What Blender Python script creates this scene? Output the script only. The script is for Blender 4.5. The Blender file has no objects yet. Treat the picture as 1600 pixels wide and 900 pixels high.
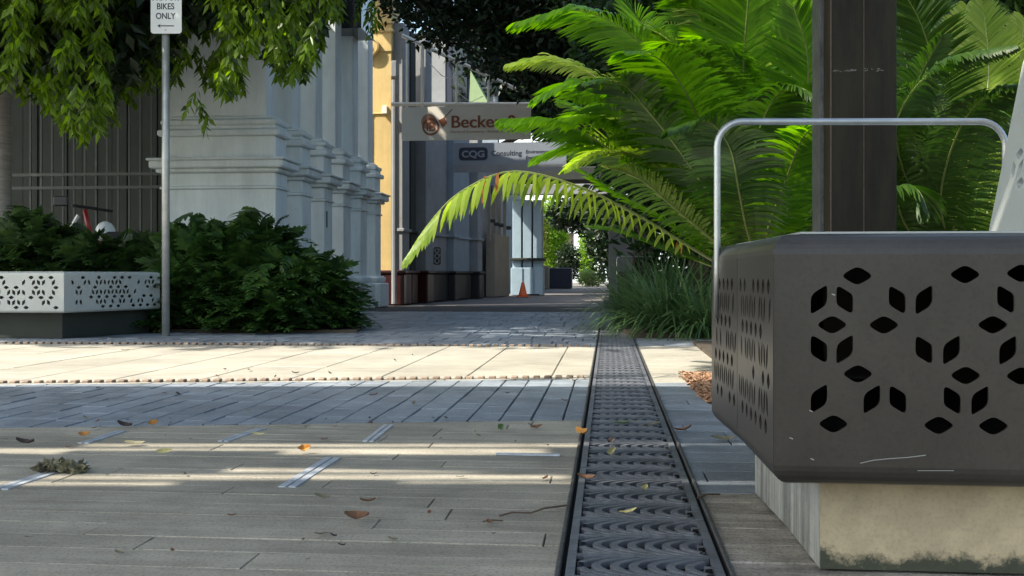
import bpy, math, random
from mathutils import Vector, Matrix
from math import sin, cos, pi, radians, atan2, sqrt
random.seed(7)
C = bpy.context.scene.collection
SC = bpy.context.scene

# ---------------------------------------------------------------- camera
FPX, CAMH, HOR = 1600.0, 0.45, 430.0
YAW = math.atan(150 / FPX)
FW = Vector((-sin(YAW), cos(YAW), 0)); RT = Vector((cos(YAW), sin(YAW), 0))
cam = bpy.data.cameras.new('camera'); camo = bpy.data.objects.new('camera', cam); C.objects.link(camo)
camo.location = (0, 0, CAMH); camo.rotation_euler = (pi / 2, 0, YAW)
cam.sensor_width = 36; cam.lens = 36; cam.shift_y = -0.0125
cam.clip_start = 0.05; cam.clip_end = 600
cam.dof.use_dof = False
SC.camera = camo
# ---------------------------------------------------------------- light
SUN = Vector((0.58, 0.34, -0.74)).normalized()
w = bpy.data.worlds.new('World'); SC.world = w; w.use_nodes = True
nt = w.node_tree; bg = nt.nodes['Background']
sky = nt.nodes.new('ShaderNodeTexSky'); sky.sky_type = 'NISHITA'; sky.sun_disc = False
sky.ozone_density = 0.5; sky.dust_density = 2.5; sky.sun_elevation = math.asin(-SUN.z); sky.sun_rotation = atan2(-SUN.x, -SUN.y)
tint = nt.nodes.new('ShaderNodeMixRGB'); tint.blend_type = 'MULTIPLY'; tint.inputs[0].default_value = 1; tint.inputs[2].default_value = (.98, 1.0, .93, 1)
nt.links.new(sky.outputs[0], tint.inputs[1]); nt.links.new(tint.outputs[0], bg.inputs[0]); bg.inputs[1].default_value = 0.15
sl = bpy.data.lights.new('sun', 'SUN'); sl.energy = 3.7; sl.angle = radians(0.5); sl.color = (1.0, 0.93, 0.80)
so = bpy.data.objects.new('sun', sl); C.objects.link(so); so.location = (-12, -7, 15)
so.rotation_euler = SUN.to_track_quat('-Z', 'Y').to_euler()
SC.view_settings.view_transform = 'Standard'; SC.view_settings.look = 'None'
SC.view_settings.gamma = 1; SC.view_settings.exposure = 1.28
SC.cycles.max_bounces = 8; SC.cycles.transparent_max_bounces = 8

def P(px, py, d):
    x = (px - 800) / FPX * d
    v = RT * x + FW * d
    return Vector((v.x, v.y, CAMH - (py - HOR) / FPX * d))
def G(px, py):
    return P(px, py, CAMH * FPX / (py - HOR))

# ---------------------------------------------------------------- helpers
ORG = {}
class MB:
    def __init__(s): s.v = []; s.f = []
    def add(s, vs, fs):
        n = len(s.v); s.v += [tuple(v) for v in vs]; s.f += [tuple(i + n for i in f) for f in fs]
    def box(s, c, d, rz=0, M=None):
        x, y, z = d[0] / 2, d[1] / 2, d[2] / 2
        vs = [Vector((a * x, b * y, e * z)) for a in (-1, 1) for b in (-1, 1) for e in (-1, 1)]
        R = M or Matrix.Rotation(rz, 3, 'Z'); c = Vector(c)
        s.add([R @ v + c for v in vs], [(0, 1, 3, 2), (4, 6, 7, 5), (0, 4, 5, 1), (2, 3, 7, 6), (0, 2, 6, 4), (1, 5, 7, 3)])
    def bbox(s, c, d, rz=0, b=0.01):
        # chamfered box (vertical edges and top/bottom edges)
        x, y, z = d[0] / 2, d[1] / 2, d[2] / 2; R = Matrix.Rotation(rz, 3, 'Z'); c = Vector(c)
        def ring(ix, iy, k, zz): return [(-ix + k, -iy, zz), (ix - k, -iy, zz), (ix, -iy + k, zz), (ix, iy - k, zz), (ix - k, iy, zz), (-ix + k, iy, zz), (-ix, iy - k, zz), (-ix, -iy + k, zz)]
        rs = [ring(x - b, y - b, b * .5, -z), ring(x, y, b, -z + b), ring(x, y, b, z - b), ring(x - b, y - b, b * .5, z)]
        vs = [R @ Vector(p) + c for r in rs for p in r]; fs = []
        for k in range(3):
            for i in range(8): fs.append((k * 8 + i, k * 8 + (i + 1) % 8, k * 8 + 8 + (i + 1) % 8, k * 8 + 8 + i))
        fs += [tuple(range(7, -1, -1)), tuple(range(24, 32))]
        s.add(vs, fs)
    def tube(s, pts, r, n=8, caps=True, flat=1.0):
        pts = [Vector(p) for p in pts]; rr = r if isinstance(r, (list, tuple)) else [r] * len(pts)
        vs = []; fs = []; prev = None
        for i, p in enumerate(pts):
            t = (pts[min(i + 1, len(pts) - 1)] - pts[max(i - 1, 0)])
            t = t.normalized() if t.length > 1e-9 else Vector((0, 0, 1))
            if prev is None: u = t.orthogonal().normalized()
            else:
                u = prev - t * prev.dot(t); u = u.normalized() if u.length > 1e-6 else t.orthogonal().normalized()
            prev = u; q = t.cross(u)
            for k in range(n):
                a = 2 * pi * k / n; vs.append(p + (u * cos(a) + q * sin(a) * flat) * rr[i])
        for i in range(len(pts) - 1):
            for k in range(n): fs.append((i * n + k, i * n + (k + 1) % n, (i + 1) * n + (k + 1) % n, (i + 1) * n + k))
        if caps: fs += [tuple(range(n - 1, -1, -1)), tuple((len(pts) - 1) * n + k for k in range(n))]
        s.add(vs, fs)
    def lathe(s, prof, c, n=24, axis=None):
        c = Vector(c); M = Matrix.Identity(3)
        if axis is not None: M = Vector((0, 0, 1)).rotation_difference(Vector(axis)).to_matrix()
        vs = []; fs = []
        for r, z in prof:
            for k in range(n): vs.append(c + M @ Vector((r * cos(2 * pi * k / n), r * sin(2 * pi * k / n), z)))
        for i in range(len(prof) - 1):
            for k in range(n): fs.append((i * n + k, i * n + (k + 1) % n, (i + 1) * n + (k + 1) % n, (i + 1) * n + k))
        fs += [tuple(range(n - 1, -1, -1)), tuple((len(prof) - 1) * n + k for k in range(n))]
        s.add(vs, fs)
    def prism(s, poly, z0, z1):
        n = len(poly); vs = [(p[0], p[1], z0) for p in poly] + [(p[0], p[1], z1) for p in poly]
        fs = [tuple(range(n - 1, -1, -1)), tuple(range(n, 2 * n))] + [(i, (i + 1) % n, n + (i + 1) % n, n + i) for i in range(n)]
        s.add(vs, fs)
    def quad(s, a, b, c, d): s.add([a, b, c, d], [(0, 1, 2, 3)])
    def build(s, name, m, parent=None, org=None, smooth=False):
        if org is None:
            if parent is not None: org = ORG[parent.name]
            else:
                xs = [v[0] for v in s.v]; ys = [v[1] for v in s.v]; zs = [v[2] for v in s.v]
                org = Vector(((min(xs) + max(xs)) / 2, (min(ys) + max(ys)) / 2, min(zs)))
        org = Vector(org)
        me = bpy.data.meshes.new(name)
        me.from_pydata([(v[0] - org.x, v[1] - org.y, v[2] - org.z) for v in s.v], [], s.f)
        me.materials.append(m); me.update()
        if smooth: me.polygons.foreach_set('use_smooth', [True] * len(me.polygons))
        o = bpy.data.objects.new(name, me); C.objects.link(o)
        if parent is not None:
            o.parent = parent
            po = ORG[parent.name]; o.location = org - po
        else: o.location = org
        ORG[o.name] = org
        return o
def tag(o, label=None, cat=None, group=None, kind=None):
    if label: o['label'] = label
    if cat: o['category'] = cat
    if group: o['group'] = group
    if kind: o['kind'] = kind
    return o
def thing(name, label, cat, loc=(0, 0, 0), group=None):
    o = bpy.data.objects.new(name, None); C.objects.link(o); o.location = loc; o.empty_display_size = .1
    ORG[o.name] = Vector(loc); return tag(o, label, cat, group)
def kids(o): return [c for c in C.objects if c.parent == o]
def copy_tree(o, parent=None):
    c = o.copy(); C.objects.link(c)
    if parent is not None: c.parent = parent
    for ch in kids(o): copy_tree(ch, c)
    return c

# ---------------------------------------------------------------- materials
def mat(name, col, rough=.7, var=.15, scale=8, bump=0, bscale=60, metal=0, spec=.5, island=0, col2=None, detail=6, stretch=None, coat=0, stain=0, sscale=1.2, sstretch=(1, 1, 1), speck=0):
    m = bpy.data.materials.new(name); m.use_nodes = True; t = m.node_tree; N = t.nodes; L = t.links
    b = N['Principled BSDF']; b.inputs['Roughness'].default_value = rough; b.inputs['Metallic'].default_value = metal
    b.inputs['Specular IOR Level'].default_value = spec
    if coat: b.inputs['Coat Weight'].default_value = coat; b.inputs['Coat Roughness'].default_value = .15
    tc = N.new('ShaderNodeTexCoord'); src = tc.outputs['Object']
    if stretch:
        mp = N.new('ShaderNodeMapping'); mp.inputs['Scale'].default_value = stretch; L.new(src, mp.inputs[0]); src = mp.outputs[0]
    n = N.new('ShaderNodeTexNoise'); n.inputs['Scale'].default_value = scale; n.inputs['Detail'].default_value = detail; n.inputs['Roughness'].default_value = .65
    L.new(src, n.inputs['Vector'])
    cr = N.new('ShaderNodeValToRGB'); c2 = col2 or tuple(min(1, c * (1 + var)) for c in col)
    cr.color_ramp.elements[0].position = .3; cr.color_ramp.elements[1].position = .7
    c1 = tuple(c * (1 - var) for c in col) if not col2 else col
    cr.color_ramp.elements[0].color = (*c1, 1); cr.color_ramp.elements[1].color = (*c2, 1)
    L.new(n.outputs[0], cr.inputs[0]); out = cr.outputs[0]
    if island:
        ge = N.new('ShaderNodeNewGeometry'); hv = N.new('ShaderNodeHueSaturation')
        mr = N.new('ShaderNodeMapRange'); mr.inputs[3].default_value = 1 - island; mr.inputs[4].default_value = 1 + island
        L.new(ge.outputs['Random Per Island'], mr.inputs[0]); L.new(mr.outputs[0], hv.inputs['Value']); L.new(out, hv.inputs['Color']); out = hv.outputs[0]
    if stain:
        m3 = N.new('ShaderNodeMapping'); m3.inputs['Scale'].default_value = sstretch; L.new(tc.outputs['Object'], m3.inputs[0])
        n3 = N.new('ShaderNodeTexNoise'); n3.inputs['Scale'].default_value = sscale; n3.inputs['Detail'].default_value = 9; n3.inputs['Roughness'].default_value = .7; L.new(m3.outputs[0], n3.inputs['Vector'])
        r3 = N.new('ShaderNodeMapRange'); r3.inputs[1].default_value = .35; r3.inputs[2].default_value = .62; r3.inputs[3].default_value = 1 - stain; r3.inputs[4].default_value = 1.06; L.new(n3.outputs[0], r3.inputs[0])
        h3 = N.new('ShaderNodeHueSaturation'); L.new(r3.outputs[0], h3.inputs['Value']); L.new(out, h3.inputs['Color']); out = h3.outputs[0]
    if speck:
        n4 = N.new('ShaderNodeTexNoise'); n4.inputs['Scale'].default_value = 170; n4.inputs['Detail'].default_value = 3; L.new(tc.outputs['Object'], n4.inputs['Vector'])
        r4 = N.new('ShaderNodeMapRange'); r4.inputs[1].default_value = .36; r4.inputs[2].default_value = .5; r4.inputs[3].default_value = 1 - speck; r4.inputs[4].default_value = 1.0; L.new(n4.outputs[0], r4.inputs[0])
        h4 = N.new('ShaderNodeHueSaturation'); L.new(r4.outputs[0], h4.inputs['Value']); L.new(out, h4.inputs['Color']); out = h4.outputs[0]
    L.new(out, b.inputs['Base Color'])
    if bump:
        n2 = N.new('ShaderNodeTexNoise'); n2.inputs['Scale'].default_value = bscale; n2.inputs['Detail'].default_value = 5; L.new(src, n2.inputs['Vector'])
        bp = N.new('ShaderNodeBump'); bp.inputs['Strength'].default_value = bump; bp.inputs['Distance'].default_value = .01
        L.new(n2.outputs[0], bp.inputs['Height']); L.new(bp.outputs[0], b.inputs['Normal'])
    return m
def leafmat(name, ca, cb, trans=.45, rough=.4, spec=.4, tcol=None):
    m = bpy.data.materials.new(name); m.use_nodes = True; t = m.node_tree; N = t.nodes; L = t.links
    b = N['Principled BSDF']; b.inputs['Roughness'].default_value = rough; b.inputs['Specular IOR Level'].default_value = spec
    ge = N.new('ShaderNodeNewGeometry'); cr = N.new('ShaderNodeValToRGB')
    cr.color_ramp.elements[0].color = (*ca, 1); cr.color_ramp.elements[1].color = (*cb, 1)
    L.new(ge.outputs['Random Per Island'], cr.inputs[0]); L.new(cr.outputs[0], b.inputs['Base Color'])
    tr = N.new('ShaderNodeBsdfTranslucent')
    hv = N.new('ShaderNodeHueSaturation'); hv.inputs['Saturation'].default_value = 1.15; hv.inputs['Value'].default_value = 1.9
    L.new(cr.outputs[0], hv.inputs['Color']); L.new(hv.outputs[0], tr.inputs['Color'])
    mx = N.new('ShaderNodeMixShader'); mx.inputs[0].default_value = trans
    L.new(b.outputs[0], mx.inputs[1]); L.new(tr.outputs[0], mx.inputs[2]); L.new(mx.outputs[0], N['Material Output'].inputs[0])
    return m
M = {}
M['earth'] = mat('earth', (.07, .055, .04), .95, .3, 5, .6, 30)
M['base'] = mat('joint_base', (.035, .035, .035), .95, .3, 20)
M['plank'] = mat('plank_paver', (.40, .365, .295), .62, .22, 3, .3, 70, island=.12, stretch=(1, 9, 1), stain=.34, sscale=2.2, speck=.3)
M['blue'] = mat('blue_paver', (.265, .30, .345), .55, .2, 6, .35, 50, island=.14, stain=.3, sscale=1.6, speck=.3)
M['cream'] = mat('cream_slab', (.42, .395, .335), .7, .16, 4, .25, 60, island=.05, stretch=(1, 5, 1), stain=.22, sscale=1.5, speck=.2)
M['sett'] = mat('brown_sett', (.28, .21, .16), .8, .2, 30, .3, 80, island=.2)
M['farpave'] = mat('far_pavement', (.14, .125, .115), .85, .3, 3, .3, 20)
M['rightpave'] = mat('right_paver', (.38, .35, .30), .7, .4, 5, .4, 50, island=.12, stretch=(1, 6, 1), stain=.55, sscale=5, speck=.4)
M['iron'] = mat('cast_iron', (.19, .20, .23), .42, .3, 14, .3, 90, metal=.35)
M['ironframe'] = mat('iron_frame', (.10, .10, .105), .5, .4, 12, .4, 60, metal=.4)
M['black'] = mat('void_shade', (.006, .006, .007), .95, .1, 4)  # near-black standing for the unlit depth of drain and bench
M['steel'] = mat('steel_strip', (.50, .54, .60), .4, .25, 20, .15, 60, metal=.25)
M['stain'] = mat('stainless', (.46, .47, .46), .4, .12, 30, .05, 60, metal=.9)
M['galv'] = mat('galvanised', (.44, .45, .44), .45, .18, 18, .1, 60, metal=.55)
M['bronze'] = mat('bronze_powdercoat', (.054, .048, .041), .33, .16, 5, .02, 200, metal=.2, spec=.45, stain=.22, sscale=4, sstretch=(1, 1, .5), speck=.12)
M['palebench'] = mat('pale_powdercoat', (.40, .425, .41), .5, .06, 5, .05, 150)
M['post'] = mat('post_brown', (.022, .018, .010), .6, .3, 5, .12, 90, stretch=(6, 6, .6), spec=.2, stain=.4, sscale=5, sstretch=(1.5, 1.5, .4))
M['weld'] = mat('weld_scar', (.16, .15, .13), .6, .2, 60)
M['rail'] = mat('rail_grey', (.06, .068, .062), .6, .15, 20)
M['white'] = mat('sign_white', (.78, .79, .77), .45, .04, 6)
M['ink'] = mat('sign_black', (.02, .02, .022), .5, .05, 6)
M['bluepaint'] = mat('pier_paint', (.72, .78, .79), .7, .07, 3, .12, 12, stain=.15, sscale=2.5, sstretch=(1.5, 1.5, .25), speck=.05)
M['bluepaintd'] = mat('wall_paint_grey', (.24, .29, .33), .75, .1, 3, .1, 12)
M['yellow'] = mat('yellow_render', (.66, .48, .20), .75, .08, 4, .15, 18, stain=.18, sscale=2, sstretch=(1.5, 1.5, .3))
M['maroon'] = mat('maroon_tile', (.045, .010, .010), .35, .25, 6, .1, 20)
M['greywall'] = mat('grey_wall', (.25, .255, .26), .8, .15, 3, .15, 15)
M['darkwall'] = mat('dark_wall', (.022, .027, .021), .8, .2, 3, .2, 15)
M['tanwall'] = mat('tan_wall', (.28, .24, .18), .8, .12, 3, .15, 15)
M['creamsign'] = mat('cream_sign', (.80, .74, .64), .5, .04, 4)
M['bluesign'] = mat('bluegrey_sign', (.24, .27, .31), .5, .04, 4)
M['navy'] = mat('navy', (.02, .025, .045), .5, .05, 4)
M['rust'] = mat('rust_print', (.30, .10, .045), .5, .1, 10)
M['rustpale'] = mat('rust_print_pale', (.45, .24, .16), .5, .1, 10)
M['glass'] = mat('dark_glass', (.02, .024, .026), .08, .1, 4, spec=.8)
M['shopglass'] = mat('shop_glass', (.035, .045, .05), .12, .2, 2, spec=.8)
M['bark'] = mat('bark', (.09, .07, .05), .95, .35, 12, .9, 25, stretch=(3, 3, .6))
M['greybark'] = mat('grey_banded_bark', (.28, .26, .24), .9, .25, 10, .6, 25, stretch=(.6, .6, 5))
M['cone'] = mat('cone_orange', (.75, .13, .03), .5, .1, 6)
M['red'] = mat('red_paint', (.30, .02, .02), .3, .1, 6)
M['rubber'] = mat('rubber', (.02, .02, .02), .8, .1, 6)
M['mulch'] = mat('mulch', (.30, .17, .10), .9, .3, 20, island=.5)
M['twig'] = mat('twig', (.10, .07, .05), .9, .3, 40)
M['greenpaint'] = mat('green_roof', (.30, .40, .20), .6, .1, 4)
M['skyblue'] = mat('skyblue_render', (.30, .40, .47), .7, .08, 4)
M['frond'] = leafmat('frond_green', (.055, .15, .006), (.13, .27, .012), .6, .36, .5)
M['frondshade'] = leafmat('frond_shaded', (.020, .058, .008), (.045, .095, .012), .35, .38, .5)  # darker copy of the frond green, with shade put into the colour
M['frondl'] = leafmat('frond_sunlit_lime', (.15, .24, .025), (.28, .36, .07), .56, .4, .5)  # brighter lime copy, with sunlight put into the colour
M['frondbrown'] = leafmat('frond_dead', (.25, .08, .03), (.32, .14, .05), .3, .6, .2)
M['rachis'] = mat('rachis', (.18, .22, .06), .5, .2, 20)
M['drooping'] = leafmat('drooping_leaf', (.022, .045, .006), (.15, .25, .014), .5, .38, .45)
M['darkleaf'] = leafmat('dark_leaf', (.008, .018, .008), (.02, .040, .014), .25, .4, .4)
M['backleaf'] = leafmat('back_leaf', (.012, .032, .010), (.035, .075, .016), .35, .4, .4)
M['xanadu'] = leafmat('lobed_leaf', (.022, .060, .020), (.070, .14, .030), .25, .33, .5)
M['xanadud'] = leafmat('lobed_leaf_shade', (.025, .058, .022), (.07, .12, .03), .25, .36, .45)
M['strap'] = leafmat('strap_leaf', (.04, .09, .04), (.10, .17, .06), .3, .38, .5)
M['sunleaf'] = leafmat('lime_leaf', (.10, .20, .02), (.20, .30, .05), .5, .45, .4)
M['hedgeleaf'] = leafmat('hedge_leaf', (.14, .20, .06), (.26, .32, .12), .4, .45, .4)
M['creeper'] = leafmat('creeper_leaf', (.09, .07, .02), (.08, .17, .02), .5, .5, .3)
M['fl_brown'] = mat('leaf_brown', (.16, .08, .04), .8, .3, 60)
M['fl_dark'] = mat('leaf_darkbrown', (.05, .035, .03), .8, .3, 60)
M['fl_orange'] = mat('leaf_orange', (.55, .25, .05), .6, .3, 60)
M['fl_yellow'] = mat('leaf_yellow', (.60, .52, .22), .6, .2, 60)
M['fl_green'] = mat('leaf_green', (.12, .19, .05), .6, .2, 60)
M['fl_grey'] = mat('leaf_greygreen', (.18, .165, .10), .8, .3, 40)

def stained(name, col, dark, z0, z1, streak=False):
    """concrete with moss at the foot and vertical run marks"""
    m = mat(name, col,   .85, .10, 26, .22, 90, speck=.1, stain=.2, sscale=6); t = m.node_tree; N = t.nodes; L = t.links
    b = N['Principled BSDF']; src = b.inputs['Base Color'].links[0].from_socket
    ge = N.new('ShaderNodeNewGeometry'); sp = N.new('ShaderNodeSeparateXYZ'); L.new(ge.outputs['Position'], sp.inputs[0])
    n = N.new('ShaderNodeTexNoise'); n.inputs['Scale'].default_value = 5.5 if streak else 14; n.inputs['Detail'].default_value = 7; n.inputs['Roughness'].default_value = .75
    mp = N.new('ShaderNodeMapping'); mp.inputs['Scale'].default_value = (2.2, 2.2, .12) if streak else (1, 1, 1)
    L.new(ge.outputs['Position'], mp.inputs[0]); L.new(mp.outputs[0], n.inputs['Vector'])
    mr = N.new('ShaderNodeMapRange'); mr.inputs[1].default_value = z1; mr.inputs[2].default_value = z0; L.new(sp.outputs[2], mr.inputs[0])
    ma = N.new('ShaderNodeMath'); ma.operation = 'ADD'; L.new(mr.outputs[0], ma.inputs[0]); L.new(n.outputs[0], ma.inputs[1])
    n5 = N.new('ShaderNodeTexNoise'); n5.inputs['Scale'].default_value = 70; n5.inputs['Detail'].default_value = 6; n5.inputs['Roughness'].default_value = .8; L.new(ge.outputs['Position'], n5.inputs['Vector'])
    m5 = N.new('ShaderNodeMath'); m5.operation = 'MULTIPLY_ADD'; m5.inputs[1].default_value = .55 if not streak else .12; L.new(n5.outputs[0], m5.inputs[0]); L.new(ma.outputs[0], m5.inputs[2])
    ma = N.new('ShaderNodeMath'); ma.operation = 'SUBTRACT'; ma.inputs[1].default_value = .26 if not streak else .06; L.new(m5.outputs[0], ma.inputs[0])
    cr = N.new('ShaderNodeValToRGB'); cr.color_ramp.elements[0].position = .50 if streak else .8; cr.color_ramp.elements[1].position = .80 if streak else 1.1 if False else 1.0
    L.new(ma.outputs[0], cr.inputs[0])
    mx = N.new('ShaderNodeMixRGB'); mx.inputs[2].default_value = (*dark, 1); L.new(cr.outputs[0], mx.inputs[0]); L.new(src, mx.inputs[1]); L.new(mx.outputs[0], b.inputs['Base Color'])
    return m
M['sand'] = stained('sandstone_plinth', (.45, .365, .235), (.05, .055, .035), -.03, .062)
M['conc'] = stained('stained_concrete', (.46, .46, .43), (.05, .052, .05), -1.6, .3, True)

# ---------------------------------------------------------------- curves -> meshes
def curve_mesh(splines, ext=.003, name='tmp'):
    cu = bpy.data.curves.new(name, 'CURVE'); cu.dimensions = '2D'; cu.fill_mode = 'BOTH'; cu.extrude = ext
    for sp in splines:
        s = cu.splines.new('POLY'); s.points.add(len(sp) - 1)
        for i, p in enumerate(sp): s.points[i].co = (p[0], p[1], 0, 1)
        s.use_cyclic_u = True
    return grab(cu)
def grab(cu):
    o = bpy.data.objects.new('tmp', cu); C.objects.link(o)
    dg = bpy.context.evaluated_depsgraph_get(); me = bpy.data.meshes.new_from_object(o.evaluated_get(dg))
    vs = [v.co.copy() for v in me.vertices]; fs = [tuple(p.vertices) for p in me.polygons]
    bpy.data.objects.remove(o); bpy.data.curves.remove(cu); bpy.data.meshes.remove(me)
    return vs, fs
def text_mesh(body, size, bold=0, align='LEFT', ext=.001, shear=0, xs=1):
    cu = bpy.data.curves.new('t', 'FONT'); cu.body = body; cu.size = size; cu.offset = bold; cu.align_x = align; cu.extrude = ext; cu.shear = shear
    v, f = grab(cu)
    return [Vector((p.x * xs, p.y, p.z)) for p in v], f
def put(mb, vf, o, ux, uy, un):
    mb.add([Vector(o) + ux * v.x + uy * v.y + un * v.z for v in vf[0]], vf[1])
ZU = Vector((0, 0, 1))
def facing():   # sign frame facing the street's near end
    return Vector((1, 0, 0)), ZU, Vector((0, -1, 0))

# rhombus perforations
def rhomb(kind, cx, cy, s, k=.635, vs=1.08):
    if kind == 'H': q = [(-.866, 0), (0, -.5), (.866, 0), (0, .5)]
    elif kind == 'A': q = [(-.433, .25), (-.433, -.75), (.433, -.25), (.433, .75)]
    else: q = [(-.433, .75), (-.433, -.25), (.433, -.75), (.433, .25)]
    q = [(cx + x * s * k, cy + y * s * k * vs) for x, y in q]; out = []
    for i in range(4):
        a, b, c = q[i - 1], q[i], q[(i + 1) % 4]; t = .33 if (kind == 'H' or i % 2 == 0) else .21
        if kind == 'A' and False: t = .2
        p0 = (b[0] + (a[0] - b[0]) * t, b[1] + (a[1] - b[1]) * t); p2 = (b[0] + (c[0] - b[0]) * t, b[1] + (c[1] - b[1]) * t)
        for j in range(5):
            u = j / 4; out.append(((1 - u) ** 2 * p0[0] + 2 * u * (1 - u) * b[0] + u * u * p2[0], (1 - u) ** 2 * p0[1] + 2 * u * (1 - u) * b[1] + u * u * p2[1]))
    return out
ENDH = [(1336, 431), (1497, 429), (1580, 427), (1298, 507), (1376, 507), (1538, 506), (1337, 583), (1498, 584), (1580, 584), (1300, 661), (1458, 661), (1539, 661), (1660, 430), (1700, 507), (1661, 584), (1620, 661), (1741, 430), (1780, 584)]
ENDA = [(1278, 468), (1436, 468), (1597, 467), (1317, 545), (1477, 545), (1560, 545), (1278, 622), (1358, 622), (1519, 622), (1600, 622), (1680, 468), (1720, 545), (1760, 622)]
ENDB = [(1317, 468), (1396, 468), (1557, 467), (1278, 545), (1436, 545), (1397, 622), (1478, 622), (1640, 545), (1720, 468), (1680, 622)]
def end_holes(H, W):
    o = []
    for k, l in (('H', ENDH), ('A', ENDA), ('B', ENDB)):
        for x, y in l:
            u = (x - 1208) / 1080; v = (573 - y) / 1080 + .3175 - .145 - .03 + 0.0
            v = .45 - (y - 430) / 1080 - .175
            if .03 < u < W - .03: o.append(rhomb(k, u, v, .0426))
    return o
def gen_holes(H, W, seed, s=.0426, p=.62, xs=1.0):
    if xs != 1: return [[(x * xs, y) for x, y in h] for h in gen_holes(H, W / xs, seed, s, p)]
    R = random.Random(seed); o = []; dx = 1.74 * s; dy = 1.65 * s; nx = int((W - .05) / dx); x0 = (W - nx * dx) / 2 + dx / 2
    y0 = H / 2 + 1.5 * dy
    for j in range(4):
        for i in range(nx):
            x = x0 + (i + (.5 if j % 2 else 0)) * dx; y = y0 - j * dy
            if x > W - .03: continue
            if R.random() < p: o.append(rhomb('H', x, y, s))
            if j < 3:
                if R.random() < p and x - .433 * s > .02: o.append(rhomb('B', x - .433 * s, y - dy / 2, s))
                if R.random() < p and x + .433 * s < W - .02: o.append(rhomb('A', x + .433 * s, y - dy / 2, s))
    return o

def inset(poly, t):
    n = len(poly); out = []
    for i in range(n):
        a, b, c = Vector(poly[i - 1]), Vector(poly[i]), Vector(poly[(i + 1) % n])
        d1 = (b - a).normalized(); d2 = (c - b).normalized()
        n1 = Vector((-d1.y, d1.x)); n2 = Vector((-d2.y, d2.x))   # inward for CCW
        bis = (n1 + n2).normalized(); out.append(b + bis * (t / max(.3, bis.dot(n1))))
    return out
def bench(label, poly, z0, z1, r, m, plinth_m, seat_m, panels, seed=3, keep=.62, xsq=1.0, loc=None, group=None, side_m=None):
    """poly: CCW 2D footprint. panels: dict edge index -> 'end'/'gen'/None"""
    cx = sum(p[0] for p in poly) / len(poly); cy = sum(p[1] for p in poly) / len(poly)
    root = thing('bench', label, 'bench', (cx, cy, 0), group)
    n = len(poly)
    prof = [(r * 2.2, z0 - .001), (r, z0)] + [(r - r * sin(a), z0 + r - r * cos(a)) for a in [pi / 2 * k / 6 for k in range(1, 7)]]
    top = [(r - r * cos(a), z1 - r + r * sin(a)) for a in [pi / 2 * k / 6 for k in range(0, 7)]] + [(r * 2.2, z1 + .001)]
    ins = {round(t, 6): inset(poly, t) for t, _ in prof + top}
    for i in range(n):
        j = (i + 1) % n; mb = MB()
        for pr in (prof, top):
            for k in range(len(pr) - 1):
                (t0, za), (t1, zb) = pr[k], pr[k + 1]
                A, B = ins[round(t0, 6)], ins[round(t1, 6)]
                mb.quad((*A[i], za), (*A[j], za), (*B[j], zb), (*B[i], zb))
        a = Vector((*poly[i], 0)); b = Vector((*poly[j], 0)); W = (b - a).length; ux = (b - a) / W; un = Vector((ux.y, -ux.x, 0))
        H = z1 - z0 - 2 * r
        holes = []
        if panels.get(i) == 'end': holes = end_holes(H, W)
        elif panels.get(i) == 'gen': holes = gen_holes(H, W, seed + i, p=keep, xs=xsq)
        g = .0015
        v, f = curve_mesh([[(g, 0), (W - g, 0), (W - g, H), (g, H)]] + holes, .002)
        mb.add([a + ux * p.x + ZU * (z0 + r + p.y) + un * (p.z - .002) for p in v], f)
        o = mb.build('side_panel', m, root)
        # weld-free smooth shading on the rolled edges only
        me = o.data
        for p in me.polygons[:len(prof) + len(top) - 2]: p.use_smooth = True
    mb = MB(); mb.prism([tuple(p) for p in inset(poly, r * 1.6)], z1 + .0015, z1 + .0045); mb.build('seat_top', seat_m, root)
    mb = MB(); mb.prism([tuple(p) for p in inset(poly, r * 1.6)], z0 + .002, z0 + .006); mb.build('underside', M['black'], root)  # black sheet that paints the bench interior dark
    pi_ = inset(poly, .085); mb = MB()
    mb.prism([tuple(p) for p in pi_], .004, z0 - .003)
    pl = mb.build('plinth', plinth_m, root)
    if side_m:
        pl.data.materials.append(side_m)
        for p in pl.data.polygons:
            if p.normal.x < -.7: p.material_index = 1
    return root

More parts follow.
